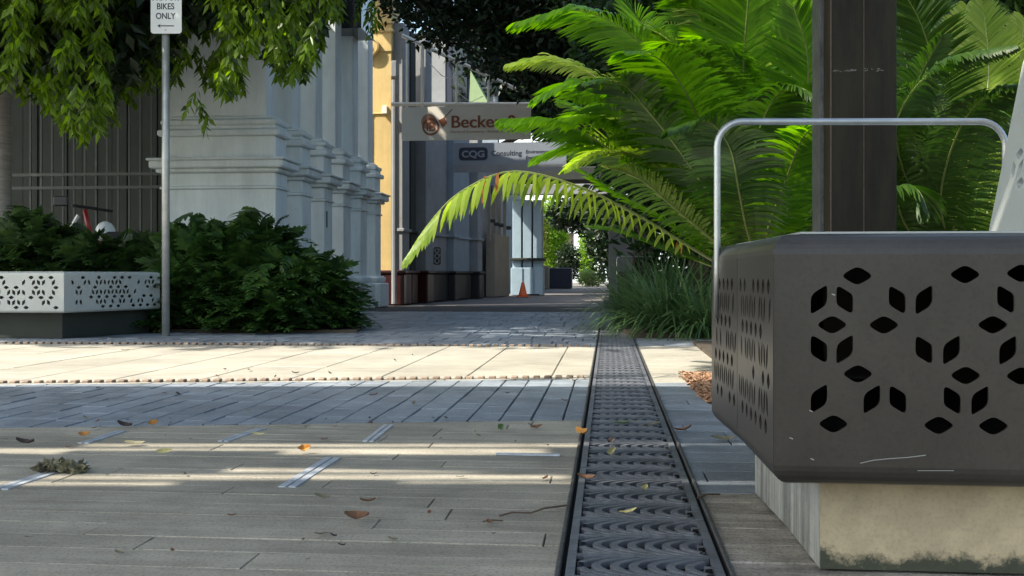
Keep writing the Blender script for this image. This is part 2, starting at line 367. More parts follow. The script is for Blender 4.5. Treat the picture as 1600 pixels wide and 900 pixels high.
# ================================================================= GROUND
mb = MB(); mb.quad((-200, -60, -.012), (200, -60, -.012), (200, 400, -.012), (-200, 400, -.012))
tag(mb.build('ground', M['farpave'], org=(0, 0, 0)), kind='structure')
DX0, DX1 = G(872, 900).x, G(1140, 900).x         # drain edges
DX0, DX1 = -.072, .182
dl = [G(918, 600).x, G(905, 725).x, G(930, 540).x, G(1000, 570).x, G(1050, 700).x]
def pave(name, m, x0, x1, lo, hi, wx, wy, z, stag='y', gap=.006, jit=.0012, ang=0, seed=1, curve=0, ch=.003):
    """field of individual slabs between y=lo(x) and y=hi(x); pieces cut at the borders"""
    R = random.Random(seed); mb = MB()
    ylo = min(lo(x0), lo(x1)); yhi = max(hi(x0), hi(x1))
    def slab(a, b, c, d):
        a0, b0 = a + gap / 2, b - gap / 2
        if b0 - a0 < .01: return
        def cy(x, y): return min(max(y, lo(x)), hi(x))
        ps = [(a0, cy(a0, c + gap / 2)), (b0, cy(b0, c + gap / 2)), (b0, cy(b0, d - gap / 2)), (a0, cy(a0, d - gap / 2))]
        if ps[3][1] - ps[0][1] < .006 and ps[2][1] - ps[1][1] < .006: return
        dz = R.uniform(-jit, jit); tl = [R.uniform(-jit, jit) * .8 for _ in range(4)]
        mx = sum(p[0] for p in ps) / 4; my = sum(p[1] for p in ps) / 4
        vs = [(p[0], p[1], z - .012) for p in ps] + [(p[0], p[1], z - ch + dz) for p in ps]
        e = min(.0035, ch)
        vs += [(p[0] + (e if p[0] < mx else -e), p[1] + (e if p[1] < my else -e), z + dz + t) for p, t in zip(ps, tl)]
        fs = [(0, 1, 5, 4), (1, 2, 6, 5), (2, 3, 7, 6), (3, 0, 4, 7), (4, 5, 9, 8), (5, 6, 10, 9), (6, 7, 11, 10), (7, 4, 8, 11), (8, 9, 10, 11)]
        mb.add(vs, fs)
    if stag == 'y':      # columns run away from the camera
        x = x0; k = 0
        while x < x1 - .001:
            xe = min(x + wx, x1); y = ylo - R.random() * wy
            while y < yhi:
                l = wy * R.uniform(.85, 1.15)
                if max(hi(x), hi(xe)) > y and min(lo(x), lo(xe)) < y + l: slab(x, xe, y, y + l)
                y += l
            x = xe; k += 1
    else:                # rows run across
        y = ylo
        while y < yhi:
            l = wy * R.uniform(.9, 1.12); x = x0 - R.random() * wx
            while x < x1:
                ll = wx * R.choice((.6, .8, 1, 1.3)); a, b = max(x, x0), min(x + ll, x1)
                if b > a + .02: slab(a, b, y, y + l)
                x += ll
            y += l
    return tag(mb.build(name, m, org=(0, 0, 0)), kind='structure')
def line(p, q): return lambda x: p.y + (q.y - p.y) * (x - p.x) / (q.x - p.x)
L4 = line(G(0, 668), G(905, 656)); L3 = line(G(0, 599), G(920, 590)); L2 = line(G(0, 536), G(930, 541)); L2r = L2
L3r = lambda x: L3(x)
const = lambda c: (lambda x: c)
XL, XD0, XD1, XR = -7.0, DX0 - .004, DX1 + .004, 4.5
off = lambda f, d: (lambda x: f(x) + d)
mb = MB(); mb.quad((XL, .2, -.009), (XR, .2, -.009), (XR, 15, -.009), (XL, 15, -.009)); tag(mb.build('paving_bed', M['base'], org=(0, 0, 0)), kind='structure')
pave('plank_paving', M['plank'], XL + 3, XD0, const(.3), off(L4, -.012), 1.0, .085, 0, 'x', gap=.0035, jit=.0007, seed=2, ch=.0008)
pave('blue_grey_paving', M['blue'], XL, XD0, off(L4, .012), off(L3, -.06), .098, .17, 0, 'y', gap=.006, jit=.0013, seed=3, ch=.0015)
pave('crossing_slabs', M['cream'], XL - 3, XD0, off(L3, .06), off(L2, -.06), .375, .95, 0, 'y', gap=.005, jit=.001, seed=4)
pave('border_paving', M['cream'], XL, XD0, off(L3, -.055), off(L3, -.022), .3, .2, 0, 'y', gap=.004, seed=41)
pave('blue_grey_paving', M['blue'], XL - 3, XD0, off(L2, .05), const(12.5), .17, .3, 0, 'x', gap=.008, jit=.0018, seed=5, ch=.0015)
pave('side_slabs', M['cream'], XD1, 3.2, off(L3, -.25), off(L2, .05), 1.4, .3, 0, 'x', gap=.004, jit=.001, seed=6)
pave('side_paving', M['blue'], XD1, 1.9, const(2.15), off(L3, -.255), .6, .12, 0, 'x', gap=.005, jit=.0008, seed=7, ch=.001)
pave('side_plank_paving', M['rightpave'], XD1, 3.2, const(.3), const(2.145), .7, .11, 0, 'x', gap=.005, jit=.0008, seed=8, ch=.001)
pave('side_paving_strip', M['blue'], XD1, 1.2, off(L2, .055), off(L2, .9), .4, .2, 0, 'x', gap=.006, jit=.001, seed=9)
# rows of small raised setts on both edges of the crossing
def setts(name, f, x0, x1, st):
    mb = MB(); x = x0; R = random.Random(5)
    while x < x1:
        mb.bbox((x, f(x), .002), (st * .62, .034, .015), R.uniform(-.06, .06), .003); x += st
    tag(mb.build(name, M['sett'], org=(0, 0, 0)), kind='structure')
setts('near_edge_setts', off(L3, .018), -4.2, XD0 - .03, .048)
setts('far_edge_setts', off(L2, 0), -5.6, XD0 - .03, .052)

# drain: channel, frame, grates
mb = MB(); mb.quad((DX0, .3, -.0085), (DX1, .3, -.0085), (DX1, 22, -.0085), (DX0, 22, -.0085)); tag(mb.build('drain_channel', M['black'], org=(0, 0, 0)), kind='structure')  # flat black sheet in place of the drain's shaded depth
fr = thing('drain_edging', 'long dark iron edge frame holding the row of drain grates', 'drain edging', (0, 1, 0))
for x in (DX0 - .004, DX1 + .004):
    mb = MB(); mb.bbox((x, 11, -.001), (.008, 21, .013), 0, .002); mb.build('rail', M['ironframe'], fr)
def grate():
    root = thing('drain_grate', 'x', 'drain grate', (0, 0, 0))
    gl, W = .49, DX1 - DX0 - .016; mod = gl / 4; xc = (DX0 + DX1) / 2
    mb = MB()
    for sx in (-1, 1): mb.box((xc + sx * (W / 2 - .007), gl / 2, -.0005), (.014, gl - .006, .009))
    xa = xc - W / 2 + .013; xb = xc + W / 2 - .013
    for r in range(4):
        y0 = r * mod; mb.box((xc, y0 + .006, -.0007), (W - .027, .010, .008))
    mb.box((xc, gl - .006, -.0007), (W - .027, .008, .008))
    mb.build('side_rails', M['iron'], root)
    mb = MB()
    for r in range(4):
        y0 = r * mod + .012; h = mod - .013
        for k in range(-3, 8):
            pts = []
            for j in range(17):
                t = -1 + 2 * j / 16; x = xa + .004 + k * .0285 + .062 * (abs(t) ** 1.9)
                pts.append((x, y0 + h * (t + 1) / 2))
            hw = .0062
            seg = []
            for j in range(17):
                a = Vector(pts[max(0, j - 1)]); b = Vector(pts[min(16, j + 1)]); d = (b - a).normalized(); nn = Vector((-d.y, d.x))
                hw = .0285 * .23 * abs(nn.x) + .0003; seg.append((Vector(pts[j]) + nn * hw, Vector(pts[j]) - nn * hw))
            for j in range(16):
                q = [seg[j][0], seg[j + 1][0], seg[j + 1][1], seg[j][1]]
                if min(p.x for p in q) < xa or max(p.x for p in q) > xb: continue
                vs = [(p.x, p.y, .0035) for p in q] + [(p.x, p.y, -.007) for p in q]
                mb.add(vs, [(3, 2, 1, 0), (4, 5, 6, 7), (0, 1, 5, 4), (2, 3, 7, 6)])
    mb.build('wave_bars', M['iron'], root)
    return root
g0 = grate(); g0.name = 'drain_grate'
ng = 26
for i in range(ng):
    o = g0 if i == 0 else copy_tree(g0)
    y = .9 + i * .495; o.location = (0, y, 0); o['group'] = 'drain grates in a row down the street'
    w_ = {0: 'nearest drain grate, cut off by the bottom edge', ng - 1: 'farthest drain grate, where the row ends in shade'}
    o['label'] = w_.get(i, 'dark iron drain grate with nested wave slots, one of the row running down the street')

# steel strips set flush in the near paving
for k, (a, b, wd, lb) in enumerate([((448, 762), (520, 716), .028, 'bright steel strip set in the paving left of the drain, largest of the set'),
        ((0, 765), (128, 722), .026, 'steel strip in the paving running under the dried palm clump'),
        ((575, 690), (608, 664), .022, 'short steel strip near the front edge of the blue pavers, nearest the drain'),
        ((348, 690), (408, 670), .022, 'steel strip beside the yellow leaf near the edge of the blue pavers'),
        ((130, 693), (190, 674), .022, 'faint steel strip farthest left near the edge of the blue pavers')]):
    A, B = G(*a), G(*b); d = (B - A); L_ = d.length; rz = atan2(d.y, d.x); c = (A + B) / 2
    t = thing('steel_strip', lb, 'steel strip', (c.x, c.y, 0), 'steel strips set in the paving')
    wd *= .72; off_ = Vector((-sin(rz), cos(rz), 0)) * wd * .55
    for s in (-1, 1):
        mb = MB(); mb.box((c.x + off_.x * s, c.y + off_.y * s, .0005), (L_, wd * .8, .0040), rz); mb.build('bar', M['steel'], t)
mb = MB(); A = G(825, 712); mb.box((A.x, A.y, .0035), (.16, .018, .004), 0)
tag(mb.build('steel_strip', M['steel']), 'thin bluish metal sliver lying crosswise just left of the drain', 'steel strip')

# mulch pit
PIT = [G(1063, 588), G(1108, 632), G(1200, 632), G(1170, 588)]
mb = MB(); mb.prism([(p.x, p.y) for p in [PIT[1], PIT[2], PIT[3], PIT[0]]], -.004, .0045); tag(mb.build('tree_pit', M['earth'], org=(0, 0, 0)), kind='structure')
mb = MB(); R = random.Random(11)
for i in range(1500):
    u, v = R.random(), R.random(); a = PIT[1].lerp(PIT[2], u); b = PIT[0].lerp(PIT[3], u); p = a.lerp(b, v)
    Mx = Matrix.Rotation(R.random() * 6, 3, 'Z') @ Matrix.Rotation(R.uniform(-.6, .6), 3, 'X') @ Matrix.Rotation(R.uniform(-.5, .5), 3, 'Y')
    mb.box((p.x, p.y, .006 + R.random() * .016), (R.uniform(.02, .05), R.uniform(.006, .013), .003), M=Mx)
tag(mb.build('mulch', M['mulch'], org=(PIT[0].x, PIT[0].y, 0)), kind='stuff'); 

# ================================================================= RIGHT BENCH
def c2(px, d, dx=0):
    p = P(px, 430, d); return (p.x + dx, p.y)
p0 = c2(1208, 1.48); p1 = c2(1152, 1.835); p2 = c2(1112, 2.13)
poly = [p0, (p0[0] + .86, p0[1]), (p0[0] + 1.0, p0[1] + 1.3), (p0[0] + .35, p0[1] + 1.38), p2, p1]
rb = bench('dark bronze perforated bench with pale backrest in the right foreground', poly, .145, .51, .03, M['bronze'], M['sand'], M['palebench'], {0: 'end', 5: 'gen', 4: 'gen'}, keep=.8, xsq=.62, side_m=M['conc'])
def hoop(root, m, d, xl, xr, ztop, zlo_l, zlo_r, rc=.05, r=.0075):
    pts = []
    a = P(xl, 430, d); b = P(xr, 430, d); ux = Vector((b.x - a.x, b.y - a.y, 0)); W = ux.length; ux = ux / W
    def q(u, z): return (a.x + ux.x * u, a.y + ux.y * u, z)
    pts = [q(0, zlo_l), q(0, zlo_l + .1), q(0, ztop - rc)]
    pts += [q(rc - rc * cos(t), ztop - rc + rc * sin(t)) for t in [pi / 2 * k / 8 for k in range(1, 9)]]
    pts += [q(W / 2, ztop)]
    pts += [q(W - rc + rc * sin(t), ztop - rc + rc * cos(t)) for t in [pi / 2 * k / 8 for k in range(0, 9)]]
    pts += [q(W, zlo_r)]
    mb = MB(); mb.tube(pts, r, 10); return mb.build('armrest', m, root, smooth=True)
dh = 2.05
def zz(py, d): return CAMH - (py - HOR) / FPX * d
hoop(rb, M['stain'], dh, 1120.5, 1571, zz(190, dh), zz(497, dh), .5, r=.0068)
# tilt-backed perforated backrest
bd0, bd1 = 1.40, 2.02
A = P(1546, 355, bd1); 
bw = .66; bh = .40
v, f = curve_mesh([[(0, 0), (bw, 0), (bw, bh * .9), (bw - .01, bh * .96), (bw - .05, bh), (.05, bh), (.012, bh * .97), (0, bh * .9)]] + gen_holes(bh, bw, 31, .036, .8), .006)
lean = radians(11); mb = MB()
uy = Vector((sin(lean), 0, cos(lean))); ux = Vector((0, -1, 0)); un = ux.cross(uy)
base = Vector((A.x, A.y, .512))
mb.add([base + ux * p.x + uy * p.y + un * p.z for p in v], f)
mb.build('backrest', M['palebench'], rb)
mb = MB(); mb.tube([base + Vector((.035, -.1, 0)), base + ux * .1 + uy * .25 + Vector((.03, 0, 0))], .012, 8); mb.build('backrest_bracket', M['stain'], rb)
# scratch marks on the end panel
mb = MB()
def endp(px, py): 
    u = (px - 1208) / 1080; return Vector((p0[0] + u, p0[1] - .0012, CAMH - (py - HOR) / 1080))
mb.tube([endp(x, y) for x, y in ((1340, 721), (1360, 716), (1385, 713), (1410, 711), (1438, 707))], .0007, 4)
mb.tube([endp(x, y) for x, y in ((1426, 731), (1450, 730.5), (1480, 730))], .0006, 4)
for x, y in ((1236, 683), (1268, 715), (1300, 459), (1266, 640)): mb.tube([endp(x - 3, y), endp(x + 2, y + 2)], .0009, 4)
tag(mb.build('scratches', M['stain'], rb), kind='stuff')

# ================================================================= SHADE SHELTER (post + overhead roof)
sd = 3.25
pl_, pr_ = P(1293, 430, sd), P(1396, 430, sd)
pc = ((pl_.x + pr_.x) / 2, pl_.y + .1)
sh = thing('shade_shelter', 'dark brown steel shelter post behind the near bench, its slatted roof out of sight overhead', 'shelter', (pc[0], pc[1], 0))
mb = MB(); Wp = pr_.x - pl_.x; ph = 3.2
mb.bbox((pc[0], pc[1] - .02, ph / 2), (Wp, .2, ph), 0, .004); mb.build('post', M['post'], sh)
mb = MB(); mb.box((pc[0] - Wp / 2 - .006, pc[1] + .02, ph / 2), (.011, .13, ph)); mb.build('flange', M['ironframe'], sh)
mb = MB(); mb.box((pc[0] - Wp / 2 + .006, pc[1] - .1215, ph / 2), (.0035, .003, ph)); mb.box((pc[0] + .003, pc[1] - .1212, ph / 2), (.002, .002, ph)); mb.build('seam_and_highlight', M['twig'], sh)  # left strip paints the edge highlight; the middle one is the seam
mb = MB(); RW = random.Random(6)
for k in range(46):
    u = RW.uniform(-.48, .3); 
    if -.08 < u < .02: continue
    mb.box((pc[0] + u * Wp, pc[1] - .1208, zz(112.5, sd) + RW.gauss(0, .0022)), (RW.uniform(.002, .009), .0016, RW.uniform(.0008, .003)))
tag(mb.build('weld_mark', M['weld'], sh), kind='stuff')
# roof: boards across; sunlight slips between a few of them
def shift(x, y, z): return (x - SUN.x / -SUN.z * z * -1 * -1, y - SUN.y / -SUN.z * z) 
ZR = 3.3
kx, ky = SUN.x / -SUN.z * ZR, SUN.y / -SUN.z * ZR       # ground offset of the roof's shadow
def roofy(py): # ground line (camera-parallel) -> roof line, as depth
    return CAMH * FPX / (py - HOR)
mbR = MB()
def board(dA, dB, xa=-3.6, xb=2.9, z=ZR):
    # strip between camera-depth dA..dB on the ground, moved up along the sun ray
    q = []
    for xx, dd in ((xa, dA), (xb, dA), (xb, dB), (xa, dB)):
        v_ = RT * xx + FW * dd; q.append((v_.x - kx, v_.y - ky))
    mbR.prism(q, z, z + .02)
RR = random.Random(21)
board(.7, 1.2)
board(1.18, roofy(761), z=ZR + .025)
gaps = [(763, 753), (750, 742), (739, 731.5), (724, 721), (711, 701), (699, 693.5)]
prev = roofy(761)
for a, b in gaps:
    board(prev, roofy(a)) if roofy(a) > prev else None
    # broken-up gap: infill pieces leave streaks of different length
    x = -3.6
    while x < 2.7:
        l = RR.uniform(.12, .7)
        if RR.random() < .33:
            board(roofy(a) - .005, roofy(b) + .005, x, x + l, ZR + .03)
        elif RR.random() < .4:
            m_ = (roofy(a) + roofy(b)) / 2; board(roofy(a) - .005, m_, x, x + l, ZR + .03)
        x += l
    prev = roofy(b)
board(prev, roofy(604))
mbR.build('roof_boards', M['post'], sh)
mb = MB(); mb.box((pc[0] - .2, pc[1] - 1.9, 3.24), (.16, 4.2, .1)); mb.box((pc[0] - 2.6, .9, 3.25), (6.2, .1, .08)); mb.build('roof_beam', M['post'], sh)

# ================================================================= SIGN POST
sd2 = CAMH * FPX / (525 - HOR)
b_ = P(259, 525, sd2)
sp = thing('street_sign', 'white MOTOR BIKES ONLY parking sign on a grey galvanised pole', 'sign', (b_.x, b_.y, 0))
mb = MB(); mb.tube([(b_.x, b_.y, -.01), (b_.x, b_.y, 2.6)], .0275, 16); mb.build('pole', M['galv'], sp, smooth=True)
def roundrect(w_, h_, r, n=5):
    o = []
    for cx, cy, a0 in ((w_ - r, r, -pi / 2), (w_ - r, h_ - r, 0), (r, h_ - r, pi / 2), (r, r, pi)):
        o += [(cx + r * cos(a0 + pi / 2 * k / n), cy + r * sin(a0 + pi / 2 * k / n)) for k in range(n + 1)]
    return o
ux, uy, un = RT, ZU, -FW
mb = MB(); pw, phh = .228, .46; o0 = P(235.5, 52.5, sd2 - .04)
put(mb, curve_mesh([roundrect(pw, phh, .022)], .0015), o0, ux, uy, un); pnl = mb.build('sign_panel', M['white'], sp)
s = 1600 / (sd2 - .04)
def sx(px, py): return o0 + ux * ((px - 235.5) / s) + uy * ((52.5 - py) / s) + un * .0022
for tx, py, sz in (('ONLY', 29.5, .0625), ('BIKES', 14.5, .0625), ('MOTOR', 0.5, .0625)):
    mb = MB(); put(mb, text_mesh(tx, sz, .0012, 'CENTER', .0004, xs=.86), sx(258.7, py), ux, uy, un); mb.build('lettering', M['ink'], pnl)
mb = MB(); put(mb, ([Vector(p) for p in ((.0, 0, 0), (.028, .016, 0), (.02, .004, 0), (.125, .004, 0), (.125, -.004, 0), (.02, -.004, 0), (.028, -.016, 0))], [(0, 6, 5, 2, 1), (2, 5, 4, 3)]), sx(245.5, 40.5), ux, uy, un); mb.build('arrow', M['ink'], pnl)
mb = MB(); mb.lathe([(.008, 0), (.008, .003), (.004, .005)], sx(258.8, 47.3), 12, un); mb.build('bolt', M['steel'], pnl)

# ================================================================= LEFT BENCH
q0 = c2(100, 7.15); q1 = c2(-170, 7.3); q2 = c2(250, 8.0)
pol2 = [q1, q0, q2, (q2[0] - .3, q2[1] + .55), (q0[0] - .35, q0[1] + .6), (q1[0] + .05, q1[1] + .65)]
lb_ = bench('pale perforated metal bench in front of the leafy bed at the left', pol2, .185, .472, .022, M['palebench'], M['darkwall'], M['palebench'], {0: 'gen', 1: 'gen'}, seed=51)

# ================================================================= BUILDINGS
def cornice(mb, c, w_, l_, z0, steps):
    """stacked rectangular mouldings; steps: (extra, height)"""
    z = z0
    for e, h in steps:
        mb.bbox((c[0], c[1], z + h / 2), (w_ + 2 * e, l_ + 2 * e, h), 0, min(.012, h * .3)); z += h + .0005
    return z
ba = thing('arcade_building', 'pale blue painted building with a row of moulded piers along the street', 'building', (-4.5, 12, 0))
Y0 = 9.75
FX = -3.26
for i in range(6):
    y = Y0 + .87 * i
    w_, l_ = (1.16, .36) if i == 0 else (.60, .34)
    cx = FX - w_ / 2; cy = y + l_ / 2 + .08
    mb = MB()
    mb.bbox((cx, cy, .17), (w_ + .20, l_ + .16, .34), 0, .015)
    mb.bbox((cx, cy, .39), (w_ + .13, l_ + .12, .10), 0, .03)
    mb.bbox((cx, cy, .87), (w_, l_, .87), 0, .006)
    z = cornice(mb, (cx, cy), w_, l_, 1.305, [(.022, .022), (.004, .14), (.05, .04), (.10, .075), (.12, .022)])
    mb.build('pedestal', M['bluepaint'], ba)
    mb = MB()
    z = cornice(mb, (cx, cy), w_ - .01, l_ - .01, z, [(0, .225), (.045, .06), (.005, .05), (.02, .05), (-.03, .04)])
    mb.bbox((cx - .03, cy, (z + 6.3) / 2), (w_ - .16, l_ - .06, 6.3 - z), 0, .008)
    mb.bbox((cx - .12, cy + .12, (z + 6.3) / 2), (w_ - .1, l_ - .06, 6.3 - z), 0, .008)
    mb.build('pier', M['bluepaint'], ba)
mb = MB(); mb.bbox((FX - .9, 12.2, 6.5), (2.0, 5.6, .4), 0, .03); mb.build('entablature', M['bluepaint'], ba)  # overhang widened above view to shade the cream sign
# small dark box and a conduit fitting
mb = MB(); mb.box((FX + .003, Y0 + .87 * 2 + .17, 1.1), (.01, .03, .19)); mb.build('wall_slot', M['ink'], ba)
# gate recess left of the first pier
gx = FX - 1.16
mb = MB(); mb.bbox((gx - 3.1, 11.4, 4.85), (6, 2.9, .2), 0, .02); mb.build('shade_roof', M['bluepaintd'], ba)  # unseen roof added to keep sun off the board wall
rw = thing('boundary_wall', 'dark shaded board wall behind the iron railing at the far left', 'wall', (gx - 3, 12.6, 0))
mb = MB(); 
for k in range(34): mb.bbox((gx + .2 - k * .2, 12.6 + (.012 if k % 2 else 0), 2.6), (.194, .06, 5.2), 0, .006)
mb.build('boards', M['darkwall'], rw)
rl = thing('iron_railing', 'grey iron railing with upright bars beside the pale blue corner pier', 'railing', (gx - 2.5, 10.4, 0))
mb = MB(); yr = 10.4
for z, h in ((zz(270, 10.7), .03), (zz(291, 10.7), .03), (3.0, .04)): mb.box((gx - 2.6, yr, z), (5.2, .035, h))
mb.build('rails', M['rail'], rl)
for k in range(14):
    mb = MB(); x = gx - .13 - k * .122; mb.box((x, yr, 1.95), (.018, .018, 2.3)); mb.build('bar', M['rail'], rl)
mb = MB(); mb.bbox((gx - 2.6, yr + .1, .42), (5.2, .3, .84), 0, .02); tag(mb.build('garden_wall', M['darkwall']), 'low dark masonry wall under the iron railing', 'wall')
cp = P(3, 430, 9.9); mb = MB()
mb.lathe([(.085 + .005 * (k % 2), .0 + k * .11) for k in range(34)], (cp.x, cp.y, 0), 20)
tag(mb.build('palm_trunk', M['greybark'], smooth=True), 'pale ringed palm trunk at the extreme left edge', 'palm')
# yellow pillar
yp = P(566, 430, 15.6); yq = P(613, 430, 15.6)
yb = thing('yellow_building', 'yellow rendered pillar with roundel and maroon tiled foot', 'building', (yp.x, yp.y, 0))
X0, X1, YY = yp.x - .5, yq.x, yp.y
mb = MB(); mb.bbox(((X0 + X1) / 2, YY + .25, 2.75), (X1 - X0, .5, 4.5), 0, .01); pil = mb.build('pillar', M['yellow'], yb)
mb = MB(); zc = zz(83, 15.6); mb.bbox(((X0 + X1) / 2, YY + .24, zz(65, 15.6)), (X1 - X0 + .02, .52, .33), 0, .012); mb.bbox(((X0 + X1) / 2, YY + .24, zz(49, 15.6)), (X1 - X0 + .06, .56, .05), 0, .01); mb.bbox(((X0 + X1) / 2, YY + .24, zz(20, 15.6)), (X1 - X0 + .03, .54, .36), 0, .01)
mb.build('capital', M['yellow'], yb)
mb = MB(); rc_ = P(579, 75, 15.6); mb.lathe([(.15, 0), (.15, .05), (.125, .06), (.12, .045), (.05, .05), (.03, .075), (.0, .08)], (rc_.x, YY - .03, rc_.z), 28, (0, -1, 0)); mb.build('roundel', M['yellow'], yb, smooth=False)
mb = MB(); mb.bbox(((X0 + X1) / 2 + .1, YY + .24, .235), (X1 - X0 + .2, .6, .47), 0, .015); mb.bbox(((X0 + X1) / 2 + .1, YY + .24, .5), (X1 - X0 + .26, .64, .05), 0, .015); mb.build('plinth', M['maroon'], yb)
mb = MB(); e = P(581, 430, 15.6)
cz = zz(178, 15.6); mb.tube([(e.x, YY - .012, .6), (e.x, YY - .012, cz - .04), (e.x + .03, YY - .012, cz), (e.x + .17, YY - .012, cz)], .011, 6); mb.build('conduit', M['yellow'], yb)
mb = MB(); e = P(603, 173, 15.6); mb.bbox((e.x, YY - .03, e.z), (.075, .07, .12), 0, .006); mb.build('junction_box', M['creamsign'], yb)
mb = MB(); e = P(616, 430, 15.4); mb.tube([(e.x, e.y, .02), (e.x, e.y, zz(125, 15.4))], .042, 10); mb.bbox((e.x, e.y, zz(108, 15.4)), (.085, .09, .24), 0, .01)
dp = mb.build('downpipe', M['greywall'], yb)
# dark hanging awning above the piers
mb = MB(); a0_ = P(505, 45, 13.2); a1_ = P(566, 45, 13.2)
W_ = a1_.x - a0_.x
prof = [(0, 0), (W_, 0), (W_, .52), (W_ * .2, .52), (W_ * .05, .3)]
mb.add([(a0_.x + x, a0_.y, a0_.z + z) for x, z in prof] + [(a0_.x + x, a0_.y + .7, a0_.z + z) for x, z in prof], [(0, 1, 2, 3, 4), (9, 8, 7, 6, 5)] + [(i, i + 5, (i + 1) % 5 + 5, (i + 1) % 5) for i in range(5)])
tag(mb.build('awning', M['glass']), 'glossy black awning box high between the pale piers and yellow pillar', 'awning')

# shop facade (angled towards the street)
SA, SB = P(622, 430, 15.6), G(800, 462)
SA.z = 0
sdv = Vector((SB.x - SA.x, SB.y - SA.y, 0)); SLn = sdv.length; sdv /= SLn; sn = Vector((sdv.y, -sdv.x, 0))
srz = atan2(sdv.y, sdv.x)
sb_ = thing('shopfront_building', 'grey shaded shopfront with pilasters on a dark maroon base', 'building', (SA.x, SA.y, 0))
def along(t, o=0, z=0): p = SA + sdv * (SLn * t) + sn * o; return Vector((p.x, p.y, z))
def tof(px):    # parameter along the facade whose base shows at column px
    A, B = SA, SB
    lo_, hi_ = -.3, 1.6
    for _ in range(40):
        m_ = (lo_ + hi_) / 2; p = A + sdv * (SLn * m_); dd = p.dot(FW); x = p.dot(RT) / dd * FPX + 800
        if x < px: lo_ = m_
        else: hi_ = m_
    return lo_
mb = MB(); c = along(.5, -.45, 1.6); mb.box(c, (SLn, .3, 3.2), srz); mb.build('wall', M['greywall'], sb_)
for px, wd, pr, m_, ph_ in ((628, .30, .12, 'greywall', 'maroon'), (645, .24, .06, 'darkwall', 'maroon'), (662, .28, .14, 'greywall', 'maroon'), (690, .9, .0, 'greywall', 'ink'), (706, .2, .12, 'bluepaintd', 'ink'), (728, .8, .0, 'bluepaintd', 'ink'), (745, .3, .12, 'greywall', 'ink')):
    t = tof(px); c = along(t, -.2 + pr / 2, 0); mb = MB()
    mb.bbox((c.x, c.y, 1.85 if px > 665 else 2.4), (wd, .3 + pr, 2.7 if px > 665 else 3.8), srz, .01)
    mb.bbox((c.x, c.y, zz(400, 18) + .35), (wd + .06, .36 + pr, .05), srz, .01)
    o = mb.build('pilaster', M[m_], sb_)
    mb = MB(); mb.bbox((c.x, c.y, .24), (wd + .05, .36 + pr, .48), srz, .02); mb.bbox((c.x, c.y, .50), (wd + .11, .42 + pr, .05), srz, .015); mb.build('base_block', M[ph_], o)
for px, wd in ((637, .35), (653, .35), (676, .5), (698, .3), (716, .5), (754, .6)):
    t = tof(px); c = along(t, -.29, 1.6); mb = MB(); mb.box(c, (wd, .02, 2.1), srz); mb.build('shop_window', M['shopglass'], sb_)
t = tof(785); c = along(t, -.1, 1.0)
mb = MB(); c.z = zz(370, 20.5) ; mb.bbox((c.x, c.y, .65), (1.2, .2, 1.3), srz, .01); mb.build('door_panel', M['tanwall'], sb_)
for px in (768, 776, 784, 792):
    t = tof(px); c = along(t, -.05, 1.7); mb = MB(); mb.box(c, (.05, .06, 1.1), srz); mb.build('mullion', M['tanwall'], sb_)
mb = MB()
for px, py in ((770, 345), (776, 350), (783, 352), (795, 356)):
    c = P(px, py, 19.6); mb.bbox(c, (.09, .09, .07), .2, .01)
mb.build('wall_lamps', M['ink'], sb_)
# vertical small sign on the shopfront
p_ = P(683, 400, 16.2)
vs_ = thing('wall_sign', 'small upright black CQG sign on the shopfront pilaster', 'sign', (p_.x, p_.y, p_.z - .15))
ux, uy, un = facing()
mb = MB(); put(mb, curve_mesh([roundrect(.115, .28, .03)], .01), (p_.x - .057, p_.y, p_.z - .14), ux, uy, un); mb.build('plate', M['ink'], vs_)
mb = MB(); put(mb, text_mesh('CQG', .11, .003, 'CENTER', .001), (p_.x + .038, p_.y - .012, p_.z), uy, -ux, un); mb.build('lettering', M['bluesign'], vs_)

# hanging signs
ux, uy, un = facing()
bs = P(628, 220, 14.9); bsr = P(830, 220, 14.9)
W_ = (bsr - bs).length; H_ = 52 / FPX * 14.9
bk = thing('hanging_sign', 'cream Becker sign hanging across the street, brown logo at its left', 'sign', bs)
mb = MB(); put(mb, curve_mesh([roundrect(W_, H_, .02)], .02), bs, ux, uy, un); mb.build('panel', M['creamsign'], bk)
k_ = 14.9 / FPX
def on(px, py, base_, px0, py0, lift=.0225): return base_ + ux * ((px - px0) * k_) + uy * ((py0 - py) * k_) + un * lift
mb = MB()
for q_ in range(3): put(mb, text_mesh('Becker &', 27 * k_, .0015, 'LEFT', .001, xs=1.04), on(704.5 + .55 * q_, 201, bs, 628, 220, .0225 + .0008 * q_), ux, uy, un)
mb.build('lettering', M['rust'], bk)
mb = MB(); put(mb, text_mesh('Chartered Accountants - Business Advisors', 5.6 * k_, .0002, 'LEFT', .001), on(704, 209, bs, 628, 220), ux, uy, un); mb.build('small_lettering', M['rustpale'], bk)
def disc(cx, cy, r, r2=0, n=30):
    o = [[(cx + r * cos(2 * pi * i / n), cy + r * sin(2 * pi * i / n)) for i in range(n)]]
    if r2: o.append([(cx + r2 * cos(2 * pi * i / n), cy + r2 * sin(2 * pi * i / n)) for i in range(n)])
    return o
mb = MB(); put(mb, curve_mesh(disc(0, 0, 13.5 * k_, 10.5 * k_), .002), on(674, 199, bs, 628, 220), ux, uy, un)
put(mb, text_mesh('B', 20 * k_, .002, 'CENTER', .002), on(676, 205.5, bs, 628, 220), ux, uy, un)
put(mb, text_mesh('T', 18 * k_, .002, 'CENTER', .002), on(669, 205, bs, 628, 220), ux, uy, un)
